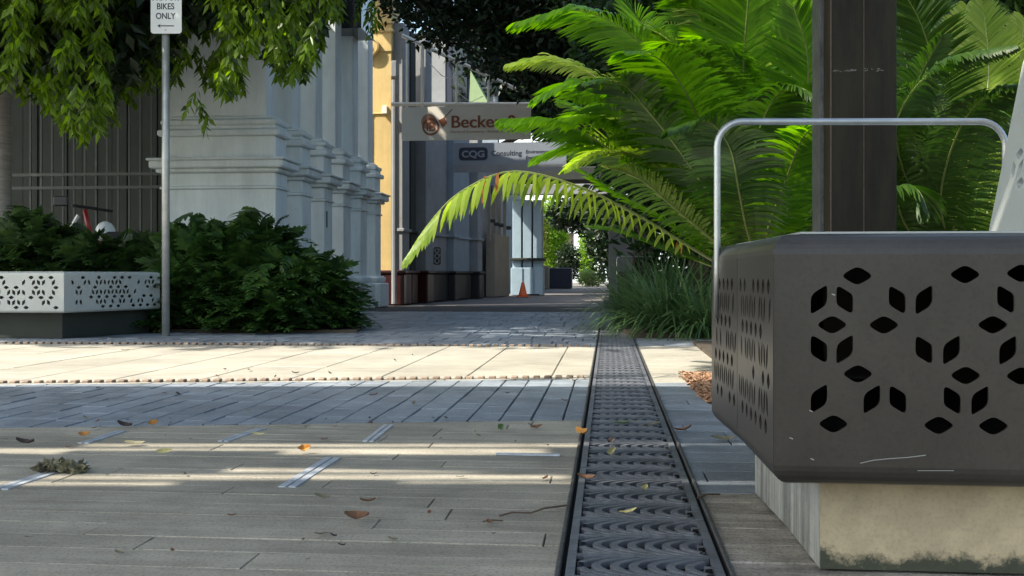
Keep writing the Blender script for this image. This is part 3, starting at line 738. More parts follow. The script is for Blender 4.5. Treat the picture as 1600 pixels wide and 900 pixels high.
put(mb, ([Vector((x * k_, y * k_, .001)) for x, y in ((0, 0), (9, 4), (14, -4), (7, -12))], [(3, 2, 1, 0)]), on(686, 189, bs, 628, 220), ux, uy, un)
mb.box(on(700, 180, bs, 628, 220), (.2, .004, .012), 0, Matrix.Rotation(radians(-45), 3, 'Y')); mb.build('logo', M['rust'], bk)
mb = MB(); put(mb, curve_mesh(disc(0, 0, 12 * k_), .0012), on(671, 191, bs, 628, 220), ux, uy, un); mb.build('logo_disc', M['rustpale'], bk)  # paler printed disc of the logo
cs = P(709, 268, 17.2); csr = P(885, 268, 17.2); k_ = 17.2 / FPX; W_ = (csr - cs).length
cg = thing('hanging_sign', 'blue grey CQG Consulting sign hanging behind the cream sign', 'sign', cs)
mb = MB(); put(mb, curve_mesh([[(0, 0), (W_, 0), (W_, 44 * k_), (0, 44 * k_)]], .02), cs, ux, uy, un); mb.build('panel', M['bluesign'], cg)
mb = MB(); put(mb, curve_mesh([[(0, 0), (W_, 0), (W_, 12 * k_), (0, 12 * k_)]], .002), on(709, 270, cs, 709, 268), ux, uy, un); mb.build('lower_band', M['greywall'], cg)
mb = MB(); put(mb, curve_mesh([roundrect(45 * k_, 20 * k_, .06)], .002), on(717.5, 251, cs, 709, 268), ux, uy, un); mb.build('logo_plate', M['navy'], cg)
mb = MB(); put(mb, text_mesh('CQG', 14 * k_, .005, 'CENTER', .001, xs=1.15), on(740, 246, cs, 709, 268, .027), ux, uy, un); mb.build('logo_lettering', M['bluesign'], cg)
mb = MB(); put(mb, text_mesh('Consulting', 11 * k_, .001, 'LEFT', .001), on(768, 244, cs, 709, 268), ux, uy, un); mb.build('lettering', M['navy'], cg); mb = MB()
put(mb, text_mesh('Environmental', 7.5 * k_, .0006, 'LEFT', .001), on(822, 241, cs, 709, 268), ux, uy, un); mb.build('lettering', M['navy'], cg)
mb = MB(); put(mb, text_mesh('Engineering', 7.5 * k_, .0006, 'LEFT', .001), on(822, 250, cs, 709, 268), ux, uy, un); mb.build('lettering', M['navy'], cg)

# gable frame of the verandah carrying the cream sign
tf = thing('gable_truss', 'cream painted tube gable truss above the cream hanging sign', 'truss', P(628, 162, 16.3))
D_ = 15.0
def bar(mb, a, b, r=.018): mb.tube([P(*a, D_), P(*b, D_)], r, 6)
mb = MB(); bar(mb, (612, 163), (830, 163), .03); mb.build('bottom_rail', M['creamsign'], tf)
mb = MB(); bar(mb, (628, 55), (812, 142), .03); mb.build('rafter', M['creamsign'], tf)
for x, y in ((636, 60), (660, 74), (713, 96), (763, 118)):
    mb = MB(); bar(mb, (x, y), (x, 170), .02 if x != 660 else .028); mb.build('upright', M['creamsign'], tf)
mb = MB(); mb.tube([P(672, 100, D_) , P(690, 118, D_), P(705, 124, D_), P(712, 112, D_)], .006, 5); mb.tube([P(735, 112, D_ - .05), P(717, 124, D_ - .05), P(716, 145, D_ - .05), P(735, 160, D_ - .05), P(755, 150, D_ - .05)], .005, 5); mb.build('cable', M['creamsign'], tf)
# second verandah beam further back
a = P(770, 297, 22); b = P(965, 297, 22); mb = MB(); mb.bbox(((a.x + b.x) / 2, a.y, a.z), (b.x - a.x, .2, .22), 0, .01)
tag(mb.build('verandah_beam', M['greywall']), 'long grey verandah beam crossing the street behind the signs', 'beam')
a = P(765, 280, 22.6); b = P(975, 270, 22.6); mb = MB(); mb.bbox(((a.x + b.x) / 2, a.y + .8, a.z + .1), (b.x - a.x, 1.8, .3), 0, .02)
tag(mb.build('verandah_roof', M['darkwall']), 'dark verandah roof over the street behind the blue grey sign', 'roof')
# blue sunlit building beyond
bb = thing('blue_building', 'light blue columned building beyond the orange cone', 'building', G(835, 460))
for px, wd in ((808, .20), (824, .20), (840, .20)):
    gpt = G(px, 461); mb = MB(); mb.bbox((gpt.x, gpt.y + .2, 1.08), (wd, .5, 2.15), 0, .01); mb.bbox((gpt.x, gpt.y + .17, .31), (wd + .07, .56, .62), 0, .01)
    mb.build('column', M['skyblue'], bb)
    mb = MB(); mb.bbox((gpt.x, gpt.y + .15, zz(405, 23)), (wd + .12, .6, .06), 0, .01); mb.build('ledge', M['darkwall'], bb)
gpt = G(800, 459); mb = MB(); mb.box((gpt.x - .75, gpt.y + 5.9, 1.9), (.3, 11, 3.8)); mb.build('wall', M['bluepaintd'], bb)
# upper storey beyond the gable
ub = P(690, 430, 25); mb = MB(); mb.box((ub.x - .2, ub.y, 4.4), (3.2, .3, 3.6)); 
ubt = thing('upper_storey', 'blue grey upper wall with tall panes above the shop roofs', 'building', (ub.x, ub.y, 2.5))
mb.build('wall', M['bluepaintd'], ubt)
for px, wd, m_ in ((655, .5, 'darkwall'), (684, .4, 'greywall'), (700, .22, 'navy'), (718, .4, 'glass'), (737, .3, 'navy')):
    e = P(px, 130, 24.8); mb = MB(); mb.bbox((e.x, e.y, e.z), (wd, .1, 2.4), 0, .01); mb.build('window_bay', M[m_], ubt)
e0, e1, e2 = P(735, 110, 22), P(765, 165, 22), P(733, 165, 22)
mb = MB(); mb.add([e0, e1, e2] + [v + Vector((0, 1.5, 0)) for v in (e0, e1, e2)], [(2, 1, 0), (3, 4, 5), (0, 1, 4, 3), (1, 2, 5, 4), (2, 0, 3, 5)])
tag(mb.build('green_gable', M['greenpaint']), 'pale green gable end behind the tube frame', 'roof')

# orange cone
cb = G(817, 464); co = thing('traffic_cone', 'small orange traffic cone standing by the light blue columns', 'traffic cone', (cb.x, cb.y, 0))
mb = MB(); mb.lathe([(.10, .02), (.085, .06), (.03, .29), (.02, .31), (.0, .312)], (cb.x, cb.y, 0), 20); mb.build('body', M['cone'], co, smooth=True)
mb = MB(); mb.bbox((cb.x, cb.y, .012), (.24, .24, .024), .2, .006); mb.build('base', M['cone'], co)
e = G(833, 462); mb = MB(); mb.bbox((e.x, e.y, .02), (.28, .1, .035), .3, .01); tag(mb.build('rubber_block', M['rubber']), 'flat black rubber block on the ground beside the cone', 'block')

# distant end of the street
e = G(905, 443)
fb = thing('distant_building', 'pale building with an arch closing the end of the street', 'building', (e.x, 62, 0))
mb = MB(); v_, f_ = curve_mesh([[(-14, 0), (16, 0), (16, 9), (-14, 9)], [(1.5, .1), (3.2, .1), (3.2, 2.2), (2.9, 2.7), (2.35, 2.95), (1.8, 2.7), (1.5, 2.2)], [(-1.5, 1), (-.5, 1), (-.5, 3), (-1.5, 3)]], .2)
put(mb, (v_, f_), (e.x, 62, 0), Vector((1, 0, 0)), ZU, Vector((0, -1, 0))); mb.build('wall', M['bluepaint'], fb)
mb = MB(); mb.box((e.x, 62.6, 3), (28, .2, 6)); mb.build('inner_wall', M['tanwall'], fb)

# right side building far behind plants
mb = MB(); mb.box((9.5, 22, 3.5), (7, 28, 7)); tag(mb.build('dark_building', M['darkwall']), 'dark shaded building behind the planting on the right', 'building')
mb = MB(); e = P(975, 400, 14); mb.bbox((e.x, e.y, .62), (.42, .3, 1.24), 0, .01); tag(mb.build('grey_pillar', M['greywall']), 'plain grey pillar behind the strap leaf clumps', 'pillar')

# second dark bench down the street
B0 = P(965, 430, 10.2)
pb = [(B0.x, B0.y), (B0.x + .75, B0.y), (B0.x + .75, B0.y + 1.6), (B0.x, B0.y + 1.6)]
b2 = bench('distant dark bench with a steel armrest, half hidden by strap leaf clumps', pb, .16, .49, .03, M['bronze'], M['conc'], M['bronze'], {}, seed=77)
a = P(964, 430, 10.3)
hoop(b2, M['stain'], 10.3, 964, 1040, zz(401, 10.3), .36, .48, rc=.04, r=.008)

# ================================================================= MOTORBIKE (half hidden behind the left bed)
mo = P(150, 430, 9.4)
mt = thing('motorcycle', 'red and white motorcycle half hidden behind the leafy bed at the left', 'motorcycle', (mo.x, mo.y, 0))
bx, by = mo.x, mo.y
for s_ in (-.62, .68):
    mb = MB(); mb.tube([(bx + s_ + .27 * cos(t), by, .30 + .27 * sin(t)) for t in [2 * pi * k / 28 for k in range(29)]], .045, 8, caps=False)
    wh = mb.build('wheel', M['rubber'], mt, smooth=True)
    mb = MB(); mb.lathe([(.05, -.05), (.05, .05)], (bx + s_, by, .30), 12, (0, 1, 0))
    for k in range(5): mb.tube([(bx + s_, by, .3), (bx + s_ + .24 * cos(k * 1.2566), by, .3 + .24 * sin(k * 1.2566))], .012, 5)
    mb.build('rim', M['galv'], wh)
def blob(mb, c, r, n=14, m_=10):
    vs = []; fs = []
    for i in range(m_ + 1):
        a = pi * i / m_
        for k in range(n): vs.append((c[0] + r[0] * sin(a) * cos(2 * pi * k / n), c[1] + r[1] * sin(a) * sin(2 * pi * k / n), c[2] + r[2] * cos(a)))
    for i in range(m_):
        for k in range(n): fs.append((i * n + k, (i + 1) * n + k, (i + 1) * n + (k + 1) % n, i * n + (k + 1) % n))
    mb.add(vs, fs)
mb = MB(); blob(mb, (bx + .10, by - .02, zz(363, 9.4)), (.085, .1, .1)); mb.build('white_cowl', M['white'], mt, smooth=True)
mb = MB(); blob(mb, (bx - .10, by, .68), (.24, .13, .10)); mb.tube([(bx - .02, by - .05, .78), (bx - .08, by - .05, 1.05)], .022, 8); mb.build('tank', M['red'], mt, smooth=True)
mb = MB(); mb.bbox((bx + .35, by, .80), (.5, .24, .09), 0, .03); mb.build('seat', M['rubber'], mt)
mb = MB(); mb.tube([(bx - .60, by, .3), (bx - .16, by, 1.0)], .025, 8); mb.build('fork', M['galv'], mt)
mb = MB(); mb.tube([(bx - .02, by - .35, 1.06), (bx - .14, by - .15, 1.08), (bx - .14, by + .15, 1.08), (bx - .02, by + .35, 1.06)], .014, 8); mb.build('handlebar', M['rubber'], mt)
mb = MB(); mb.bbox((bx - .17, by - .3, zz(315, 9.2)), (.13, .03, .09), .1, .01); mb.build('mirror', M['ink'], mt)
mb = MB(); mb.bbox((bx + .05, by, .45), (.6, .2, .35), 0, .05); mb.build('engine', M['ironframe'], mt)

# ================================================================= PLANTS
def blade(mb, p, d, side, L, W, droop=.4, n=4, tip=0.1, cup=0):
    """narrow leaf strip starting at p along d, width along side, bending down"""
    vs = []; fs = []; pos = Vector(p); dd = Vector(d).normalized()
    for i in range(n + 1):
        t = i / n; w_ = W * (sin(pi * (.12 + .80 * t)) ** .8) * (1 if t < 1 else tip)
        if i == n: w_ = W * .06
        sd_ = side - dd * side.dot(dd); sd_ = sd_.normalized() if sd_.length > 1e-5 else dd.orthogonal().normalized()
        vs += [pos - sd_ * w_ / 2, pos + sd_ * w_ / 2]
        dd = (dd + Vector((0, 0, -droop / n))).normalized(); pos = pos + dd * (L / n)
    for i in range(n): fs.append((2 * i, 2 * i + 1, 2 * i + 3, 2 * i + 2))
    mb.add(vs, fs)
def catmull(pts, n):
    pts = [Vector(p) for p in pts]; out = []; m_ = len(pts) - 1
    for i in range(n):
        u = i / (n - 1) * m_; k = min(int(u), m_ - 1); t = u - k
        p0_, p1_, p2_, p3_ = pts[max(k - 1, 0)], pts[k], pts[k + 1], pts[min(k + 2, m_)]
        out.append(.5 * ((2 * p1_) + (-p0_ + p2_) * t + (2 * p0_ - 5 * p1_ + 4 * p2_ - p3_) * t * t + (-p0_ + 3 * p1_ - 3 * p2_ + p3_) * t ** 3))
    return out
def frond(root, pts, m_, lmax=.20, wid=.0145, sp=.0125, vee=.25, droop=.35, bare=.12, seed=0, roll=0, skip=(), fwd=.45, rr=.007):
    R = random.Random(seed); rough_ = catmull(pts, 60)
    L_ = sum((rough_[i + 1] - rough_[i]).length for i in range(59)); n = max(20, int(L_ / sp)); c = catmull(pts, n)
    mb = MB(); mb.tube(c[::max(1, n // 24)] + [c[-1]], [rr * (1 - .75 * i / (len(c[::max(1, n // 24)]))) for i in range(len(c[::max(1, n // 24)]) + 1)], 5)
    st = mb.build('rachis', M['rachis'], root)
    mb = MB(); pS = None
    for i in range(n):
        t = i / (n - 1)
        if t < bare or any(a < t < b for a, b in skip): continue
        T = (c[min(i + 1, n - 1)] - c[max(i - 1, 0)]).normalized(); S = T.cross(ZU)
        if S.length < .12: S = pS if pS else Vector((1, 0, 0))
        S = (S - T * S.dot(T)).normalized()
        if pS is not None:
            if S.dot(pS) < 0: S = -S
            S = (S * .3 + pS * .7); S = (S - T * S.dot(T)).normalized()
        pS = S; N_ = S.cross(T)
        if N_.z < 0: N_ = -N_
        if roll: Q = Matrix.Rotation(roll, 3, T); S = Q @ S; N_ = Q @ N_
        u = (t - bare) / (1 - bare)
        ll = lmax * (min(1, .45 + 2.2 * u) if u < .3 else 1) * (1 - max(0, (u - .55) / .45) ** 1.6 * .75) * R.uniform(.93, 1.05)
        for sg in (-1, 1):
            d = (T * (fwd + .75 * u * u) + S * sg * (1 - .2 * u) + N_ * vee + Vector([R.gauss(0, .06) for _ in range(3)])).normalized()
            sidev = T * .9 + N_ * .35 * (1 if sg > 0 else 1)
            blade(mb, c[i], d, sidev, ll, wid * R.uniform(.85, 1.1), droop, 4)
    fo = mb.build('leaflets', m_, st)
    return st

def cy(label, cpx, cd, gpy=None, height=.35):
    b = P(cpx, 430, cd); root = thing('cycad', label, 'cycad', (b.x, b.y, 0))
    mb = MB(); mb.lathe([(.13, 0), (.15, .1), (.14, .25), (.16, height), (.10, height + .1), (.02, height + .14)], (b.x, b.y, 0), 16)
    tr = mb.build('trunk', M['bark'], root)
    return root, Vector((b.x, b.y, height + .05))
c1, top1 = cy('big bright green cycad arching over the pavement beside the near bench', 1200, 4.75)
def FR(root, top, px, m_, **k):
    pts = [top] + [P(*q) for q in px]; return frond(root, pts, M[m_], **k)
# the long low frond with sparse hanging leaflets
FR(c1, top1, [(1116, 408, 4.6), (1000, 338, 4.45), (900, 290, 4.35), (800, 268, 4.3), (720, 300, 4.25), (670, 350, 4.22), (634, 404, 4.2)], 'frondl',
   lmax=.20, wid=.019, sp=.030, vee=.10, droop=1.7, bare=.2, seed=1, skip=((.585, .625), (.735, .79)), fwd=.25, rr=.008)
specs = [
 ([(1120, 385, 4.7), (1020, 290, 4.6), (930, 218, 4.5), (860, 188, 4.45), (790, 186, 4.4)], 'frond', dict(lmax=.24, droop=.9, seed=2, vee=.2)),
 ([(1150, 380, 4.6), (1085, 290, 4.4), (1030, 215, 4.3), (960, 150, 4.2), (900, 128, 4.1), (846, 148, 4.05)], 'frond', dict(lmax=.27, droop=.6, seed=3, vee=.12)),
 ([(1110, 330, 4.9), (1010, 190, 4.9), (930, 120, 4.9), (860, 92, 4.9), (798, 100, 4.9)], 'frondl', dict(lmax=.20, droop=.8, seed=4)),
 ([(1150, 300, 4.8), (1060, 130, 4.7), (980, 50, 4.6), (900, 16, 4.5), (812, 34, 4.4)], 'frond', dict(lmax=.28, droop=.6, seed=5, vee=.1)),
 ([(1150, 330, 4.6), (1100, 210, 4.3), (1072, 145, 4.15), (1030, 92, 4.0), (980, 82, 3.9)], 'frond', dict(lmax=.26, droop=.5, seed=6, vee=.1)),
 ([(1160, 300, 4.9), (1130, 130, 5.0), (1105, 30, 5.1), (1070, -50, 5.2)], 'frondl', dict(lmax=.27, droop=.3, seed=7)),
 ([(1172, 280, 4.6), (1162, 120, 4.3), (1168, 10, 4.1), (1176, -70, 3.95)], 'frond', dict(lmax=.25, droop=.3, seed=8)),
 ([(1130, 380, 4.6), (1040, 270, 4.5), (985, 240, 4.4), (930, 240, 4.3), (885, 266, 4.2)], 'frondl', dict(lmax=.15, droop=.6, seed=9, vee=.35)),
 ([(1110, 395, 4.9), (1030, 340, 5.0), (960, 300, 5.1), (900, 262, 5.2)], 'frond', dict(lmax=.16, droop=.5, seed=10)),
 ([(1230, 330, 4.5), (1255, 200, 4.3), (1262, 90, 4.1), (1240, 10, 4.0)], 'frond', dict(lmax=.24, droop=.3, seed=11)),
 ([(1170, 370, 4.3), (1155, 300, 4.0), (1140, 230, 3.9), (1105, 190, 3.85), (1052, 200, 3.8)], 'frondshade', dict(lmax=.22, droop=.9, seed=12)),
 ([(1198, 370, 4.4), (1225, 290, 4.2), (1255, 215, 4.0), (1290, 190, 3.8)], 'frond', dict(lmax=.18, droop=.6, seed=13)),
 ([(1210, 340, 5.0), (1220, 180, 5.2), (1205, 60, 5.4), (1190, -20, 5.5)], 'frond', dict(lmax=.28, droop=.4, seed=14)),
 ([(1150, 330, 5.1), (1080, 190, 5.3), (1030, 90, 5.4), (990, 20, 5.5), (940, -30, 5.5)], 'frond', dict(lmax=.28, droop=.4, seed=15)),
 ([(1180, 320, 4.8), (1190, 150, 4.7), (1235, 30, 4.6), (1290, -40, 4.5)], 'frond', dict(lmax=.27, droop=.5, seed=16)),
 ([(1250, 360, 4.9), (1320, 240, 5.0), (1380, 160, 5.0), (1450, 130, 5.0)], 'frondshade', dict(lmax=.25, droop=.7, seed=17)),
 ([(1250, 380, 4.6), (1330, 320, 4.4), (1420, 290, 4.2), (1450, 330, 4.1)], 'frondshade', dict(lmax=.22, droop=1.0, seed=18)),
 ([(1140, 350, 4.5), (1065, 240, 4.2), (1010, 170, 4.1), (970, 130, 4.0), (920, 130, 3.95)], 'frondshade', dict(lmax=.22, droop=.6, seed=19)),
 ([(1110, 415, 4.8), (1040, 388, 4.9), (975, 365, 5.0), (925, 355, 5.1)], 'frondshade', dict(lmax=.16, droop=.3, seed=20)),
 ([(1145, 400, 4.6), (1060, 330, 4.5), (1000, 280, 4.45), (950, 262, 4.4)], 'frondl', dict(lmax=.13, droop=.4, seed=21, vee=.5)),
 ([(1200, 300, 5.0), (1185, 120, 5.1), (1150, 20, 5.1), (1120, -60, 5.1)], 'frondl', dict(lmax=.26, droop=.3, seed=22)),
 ([(1180, 340, 4.5), (1178, 240, 4.3), (1200, 170, 4.15), (1235, 135, 4.0), (1275, 150, 3.9)], 'frondshade', dict(lmax=.2, droop=.8, seed=23)),
 ([(1100, 350, 5.1), (1010, 250, 5.2), (940, 190, 5.3), (880, 160, 5.3)], 'frond', dict(lmax=.22, droop=.6, seed=24)),
 ([(1240, 300, 5.2), (1270, 150, 5.3), (1275, 30, 5.4), (1265, -60, 5.5)], 'frond', dict(lmax=.28, droop=.4, seed=25)),
]
RF = random.Random(44)
for k in range(20):
    a = radians(92 + 62 * (k + .5) / 20 + RF.uniform(-3, 3)); Rr = RF.uniform(300, 430) * (1.0 if k < 12 else .92)
    ex, ey = 1180 + Rr * cos(a) * 1.0, 400 - Rr * sin(a) * 1.0
    dd_ = RF.uniform(-.55, .6)
    mx, my = 1180 + .5 * Rr * cos(a) + 18, 400 - .58 * Rr * sin(a) - 16
    qx, qy = 1180 + .8 * Rr * cos(a) + 6, 400 - .86 * Rr * sin(a) - 22
    specs.append(([(mx, my, 4.75 + dd_ * .5), (qx, qy, 4.75 + dd_ * .8), (ex, ey + 10 * abs(cos(a)), 4.75 + dd_)], 'frondl' if k % 3 == 0 else 'frond', dict(lmax=RF.uniform(.2, .26), droop=RF.uniform(.3, .8), seed=100 + k, vee=RF.uniform(.1, .35), roll=RF.uniform(-.5, .5))))
for q, m_, k in specs: FR(c1, top1, q, m_, **k)
for k, (px, py, l) in enumerate(((758, 275, .12), (778, 270, .085), (1058, 378, .05), (1066, 380, .05))):
    mb = MB(); blade(mb, P(px, py, 4.27 if k < 2 else 4.6), (-.12, 0, -1), Vector((1, 0, 0)), l, .016 if k < 2 else .01, .2)
    mb.build('dead_leaflet', M['frondbrown'], c1)

c2_, top2 = cy('second cycad with shade-darkened and sunlit lime fronds behind the bench back, right of the post', 1520, 5.6)
specs2 = [
 ([(1500, 300, 5.6), (1470, 150, 5.3), (1440, 40, 5.1), (1400, -30, 5.0)], 'frondshade', dict(lmax=.26, seed=31)),
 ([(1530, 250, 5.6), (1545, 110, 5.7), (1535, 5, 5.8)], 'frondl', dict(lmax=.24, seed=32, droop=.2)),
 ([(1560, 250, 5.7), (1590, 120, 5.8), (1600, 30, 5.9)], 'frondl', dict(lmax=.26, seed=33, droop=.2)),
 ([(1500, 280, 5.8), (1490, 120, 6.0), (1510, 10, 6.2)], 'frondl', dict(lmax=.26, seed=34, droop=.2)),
 ([(1440, 330, 5.2), (1400, 200, 4.6), (1470, 100, 4.4), (1580, 72, 4.2)], 'frondshade', dict(lmax=.17, seed=35, droop=1.2)),
 ([(1480, 330, 5.3), (1430, 240, 5.0), (1420, 160, 4.9), (1470, 60, 4.7)], 'frondshade', dict(lmax=.22, seed=36, droop=.8)),
 ([(1470, 330, 5.0), (1500, 200, 4.6), (1560, 140, 4.4), (1620, 140, 4.3)], 'frondshade', dict(lmax=.2, seed=37, droop=1.1)),
 ([(1420, 360, 5.2), (1400, 270, 5.0), (1410, 200, 4.9), (1440, 260, 4.8)], 'frondshade', dict(lmax=.17, seed=38, droop=.9)),
 ([(1490, 360, 5.1), (1520, 230, 4.8), (1545, 170, 4.7), (1590, 190, 4.6)], 'frondshade', dict(lmax=.22, seed=39, droop=.9)),
 ([(1450, 260, 5.9), (1420, 120, 6.1), (1400, 20, 6.2)], 'frondshade', dict(lmax=.28, seed=40, droop=.3)),
 ([(1600, 280, 5.5), (1650, 150, 5.3), (1700, 80, 5.2)], 'frond', dict(lmax=.26, seed=41, droop=.5)),
 ([(1470, 280, 6.2), (1455, 100, 6.6), (1460, -20, 6.8)], 'frondshade', dict(lmax=.3, seed=42, droop=.3)),
]
for q, m_, k in specs2: FR(c2_, top2, q, m_, **k)

# ---- strap leaf clumps
def clump(label, px, d, r, h, n, seed, m_='strap'):
    h *= .82
    R = random.Random(seed); b = P(px, 430, d); mb = MB()
    for i in range(n):
        a = R.random() * 2 * pi; rr_ = r * .35 * sqrt(R.random()); p = Vector((b.x + rr_ * cos(a), b.y + rr_ * sin(a), 0))
        a2 = a + R.uniform(-.6, .6); out = R.uniform(.15, .9); d_ = Vector((cos(a2) * out, sin(a2) * out, 1)); L_ = h * R.uniform(.8, 1.45)
        blade(mb, p, d_, Vector((-sin(a2), cos(a2), 0)), L_, R.uniform(.009, .015), R.uniform(.9, 2.4), 7)
    tag(mb.build('strap_leaf_clump', M[m_], org=(b.x, b.y, 0)), label, 'grass clump', 'strap leaf clumps beside the drain')
clump('strap leaf clump hanging over the drain edge, leftmost of the bed', 1000, 8.4, .4, .62, 420, 1)
clump('strap leaf clump in the middle of the bed before the distant bench', 1045, 7.7, .42, .66, 460, 2)
clump('low strap leaf clump touching the near bench corner', 1105, 7.4, .4, .60, 420, 3)
clump('strap leaf clump behind the others under the cycad fronds', 1090, 8.6, .45, .75, 420, 4)
clump('tall dark strap leaf clump beside the distant bench', 1030, 9.2, .4, .8, 300, 5)
clump('strap leaf clump hidden behind the near bench', 1190, 7.8, .4, .7, 300, 6)
mb = MB(); e = G(985, 528); mb.prism([(e.x, e.y + .03), (4.4, e.y + .03), (4.4, 14), (e.x - .05, 14), (e.x - .12, 9)], -.006, .03); tag(mb.build('planting_soil', M['earth'], org=(0, 0, 0)), kind='structure')
mb = MB(); mb.prism([(PIT[2].x, PIT[2].y - .0), (4.4, PIT[2].y), (4.4, L2(3) + .3), (PIT[2].x, L2(1) + .3)], -.006, .02); tag(mb.build('cycad_bed', M['earth'], org=(0, 0, 0)), kind='structure')
# a small grass tuft near the pit
mb = MB(); b = G(1112, 588); R = random.Random(4)
for i in range(8): blade(mb, (b.x + R.uniform(-.02, .03), b.y, 0), (R.uniform(-1.1, .1), R.uniform(-.3, .3), 1), Vector((0, 1, 0)), R.uniform(.08, .2), .004, 1.2, 5)
tag(mb.build('grass_tuft', M['frondl']), 'thin sprig of grass between the near bench and the mulch pit', 'grass')

# ---- lobed leaf shrubs
def lobed(mb, p, d, up, L, R):
    d = d.normalized(); S = d.cross(up).normalized(); N_ = S.cross(d)
    for k in range(7):
        t = k / 6; base_ = p + d * (L * (.05 + .72 * t)) + N_ * (.08 * L * sin(pi * t)) - ZU * (.16 * L * t * t)
        ll = L * (.5 - .30 * abs(t - .25)) * (1 - .35 * t)
        for sg in (-1, 1):
            dir_ = (S * sg * (1 - .35 * t) + d * (.15 + .7 * t) - ZU * .18 + N_ * .12).normalized()
            w_ = L * .078; sv = d - dir_ * d.dot(dir_); sv.normalize()
            a = base_ - sv * w_ * 1.25; b = base_ + sv * w_ * 1.25; c_ = base_ + dir_ * ll * .6 + sv * w_ * .8; e_ = base_ + dir_ * ll * .6 - sv * w_ * .8; tp = base_ + dir_ * ll - ZU * .04 * L + sv * w_ * .4
            mb.add([a, b, c_, tp, e_], [(0, 1, 2, 4), (4, 2, 3)])
    e0_ = p + d * L * .75 - ZU * .1 * L; w_ = L * .07
    mb.add([e0_ - S * w_, e0_ + S * w_, e0_ + d * L * .3 - ZU * .12 * L + S * w_ * .2], [(0, 1, 2)])
def shrub(label, px, d, r, h, n, seed, m_, L0=.30, group='lobed leaf shrubs in the left bed'):
    R = random.Random(seed); b = P(px, 430, d); root = thing('lobed_leaf_shrub', label, 'shrub', (b.x, b.y, 0), group)
    mb = MB(); ms = MB()
    for i in range(n):
        a = R.random() * 2 * pi; el = math.asin(R.random() ** .75) if R.random() < .8 else R.uniform(-.1, .3)
        rad = R.uniform(.55, 1.0)
        q = Vector((b.x + r * rad * cos(el) * cos(a), b.y + r * rad * cos(el) * sin(a), max(.08, h * rad * (.12 + .88 * sin(max(el, 0))))))
        d_ = Vector((cos(a) * cos(el), sin(a) * cos(el), R.uniform(-.25, .8) * (.4 + sin(max(0, el)))))
        up = Vector((R.gauss(0, .35) - .2 * cos(a), R.gauss(0, .35) - .2 * sin(a), 1)).normalized()
        L_ = L0 * R.uniform(.65, 1.15); q = q - d_.normalized() * L_ * .6
        lobed(mb, q, d_, up, L_, R)
        if i % 4 == 0: ms.tube([(b.x + .1 * cos(a), b.y + .1 * sin(a), 0), ((b.x + q.x) / 2 + .03, (b.y + q.y) / 2, q.z * .62), q], .005, 4, caps=False)
    mb.build('leaves', M[m_], root); ms.build('stems', M['rachis'], root)
    return root
shrub('broad lobed leaf shrub right behind the sign pole', 310, 8.5, .62, .92, 520, 1, 'xanadu')
shrub('tallest lobed leaf shrub, in the middle of the bush', 395, 8.6, .66, 1.02, 620, 2, 'xanadu')
shrub('lobed leaf shrub at the right end of the bush, spilling onto the pavers', 478, 8.5, .56, .70, 480, 3, 'xanadu')
shrub('lobed leaf shrub low in front at the foot of the bush', 420, 8.15, .5, .5, 330, 4, 'xanadu')
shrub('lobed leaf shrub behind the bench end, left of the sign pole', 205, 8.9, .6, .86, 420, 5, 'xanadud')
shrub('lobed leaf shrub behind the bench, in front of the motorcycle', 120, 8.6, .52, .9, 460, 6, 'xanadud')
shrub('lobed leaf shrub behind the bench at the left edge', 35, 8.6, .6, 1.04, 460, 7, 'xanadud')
shrub('lobed leaf shrub filling the gap between bench and sign pole', 245, 8.15, .3, .36, 160, 8, 'xanadu', L0=.2)
mb = MB(); e = G(-250, 520); e2 = G(555, 521); mb.prism([(e.x, 7.95 + .0), (e2.x, e2.y + .05), (e2.x - .1, e2.y + .6), (-3.2, 9.6), (e.x, 12.4)], -.006, .02); tag(mb.build('left_bed_soil', M['earth'], org=(0, 0, 0)), kind='structure')

# ---- trees made of many leaves
def leaf(mb, p, d, side, L, W):
    d = Vector(d).normalized(); S = side - d * side.dot(d); S = S.normalized() if S.length > 1e-5 else d.orthogonal().normalized()
    N_ = S.cross(d); m_ = p + d * L * .42
    mb.add([p, m_ - S * W / 2 + N_ * W * .14, p + d * L, m_ + S * W / 2 + N_ * W * .14, m_ - N_ * 0], [(0, 1, 4), (1, 2, 4), (2, 3, 4), (3, 0, 4)])
def spray(mb, p, R, n=11, L=.085, W=.026, length=.22, down=1.0):
    d0 = Vector((R.gauss(0, .3), R.gauss(0, .3), -down)).normalized(); ph = R.random() * 6
    for i in range(n):
        q = p + d0 * (length * i / n); a = ph + i * 2.4
        d_ = d0 * R.uniform(.6, 1.2) + Vector((cos(a) * .8, sin(a) * .8, 0)) - ZU * .3
        leaf(mb, q, d_, Vector((R.gauss(0, 1), R.gauss(0, 1), R.gauss(0, .5))), L * R.uniform(.7, 1.15), W * R.uniform(.8, 1.2))
def interp(tab, x):
    if x <= tab[0][0]: return tab[0][1]
    for (a, b), (c_, d_) in zip(tab, tab[1:]):
        if x <= c_: return b + (d_ - b) * (x - a) / (c_ - a)
    return tab[-1][1]
RC = random.Random(12)
def clear(p):
    """gaps in the crowns through which the sun reaches the crossing, the cycads and the near leaf sprays"""
    g = p - SUN * (p.z / SUN.z); dd = g.dot(FW)
    if 1.0 < dd < 6.42: return True
    q = p - SUN * ((p.z - 1.3) / SUN.z)
    if .0 < q.x < 1.9 and 3.2 < q.y < 7.0: return True
    q = p - SUN * ((p.z - 2.3) / SUN.z)
    if p.z > 3.2 and -4.6 < q.x < -1.2 and 6.4 < q.y < 9.4 and RC.random() < (.93 if q.x > -3.1 else .6): return True
    return False
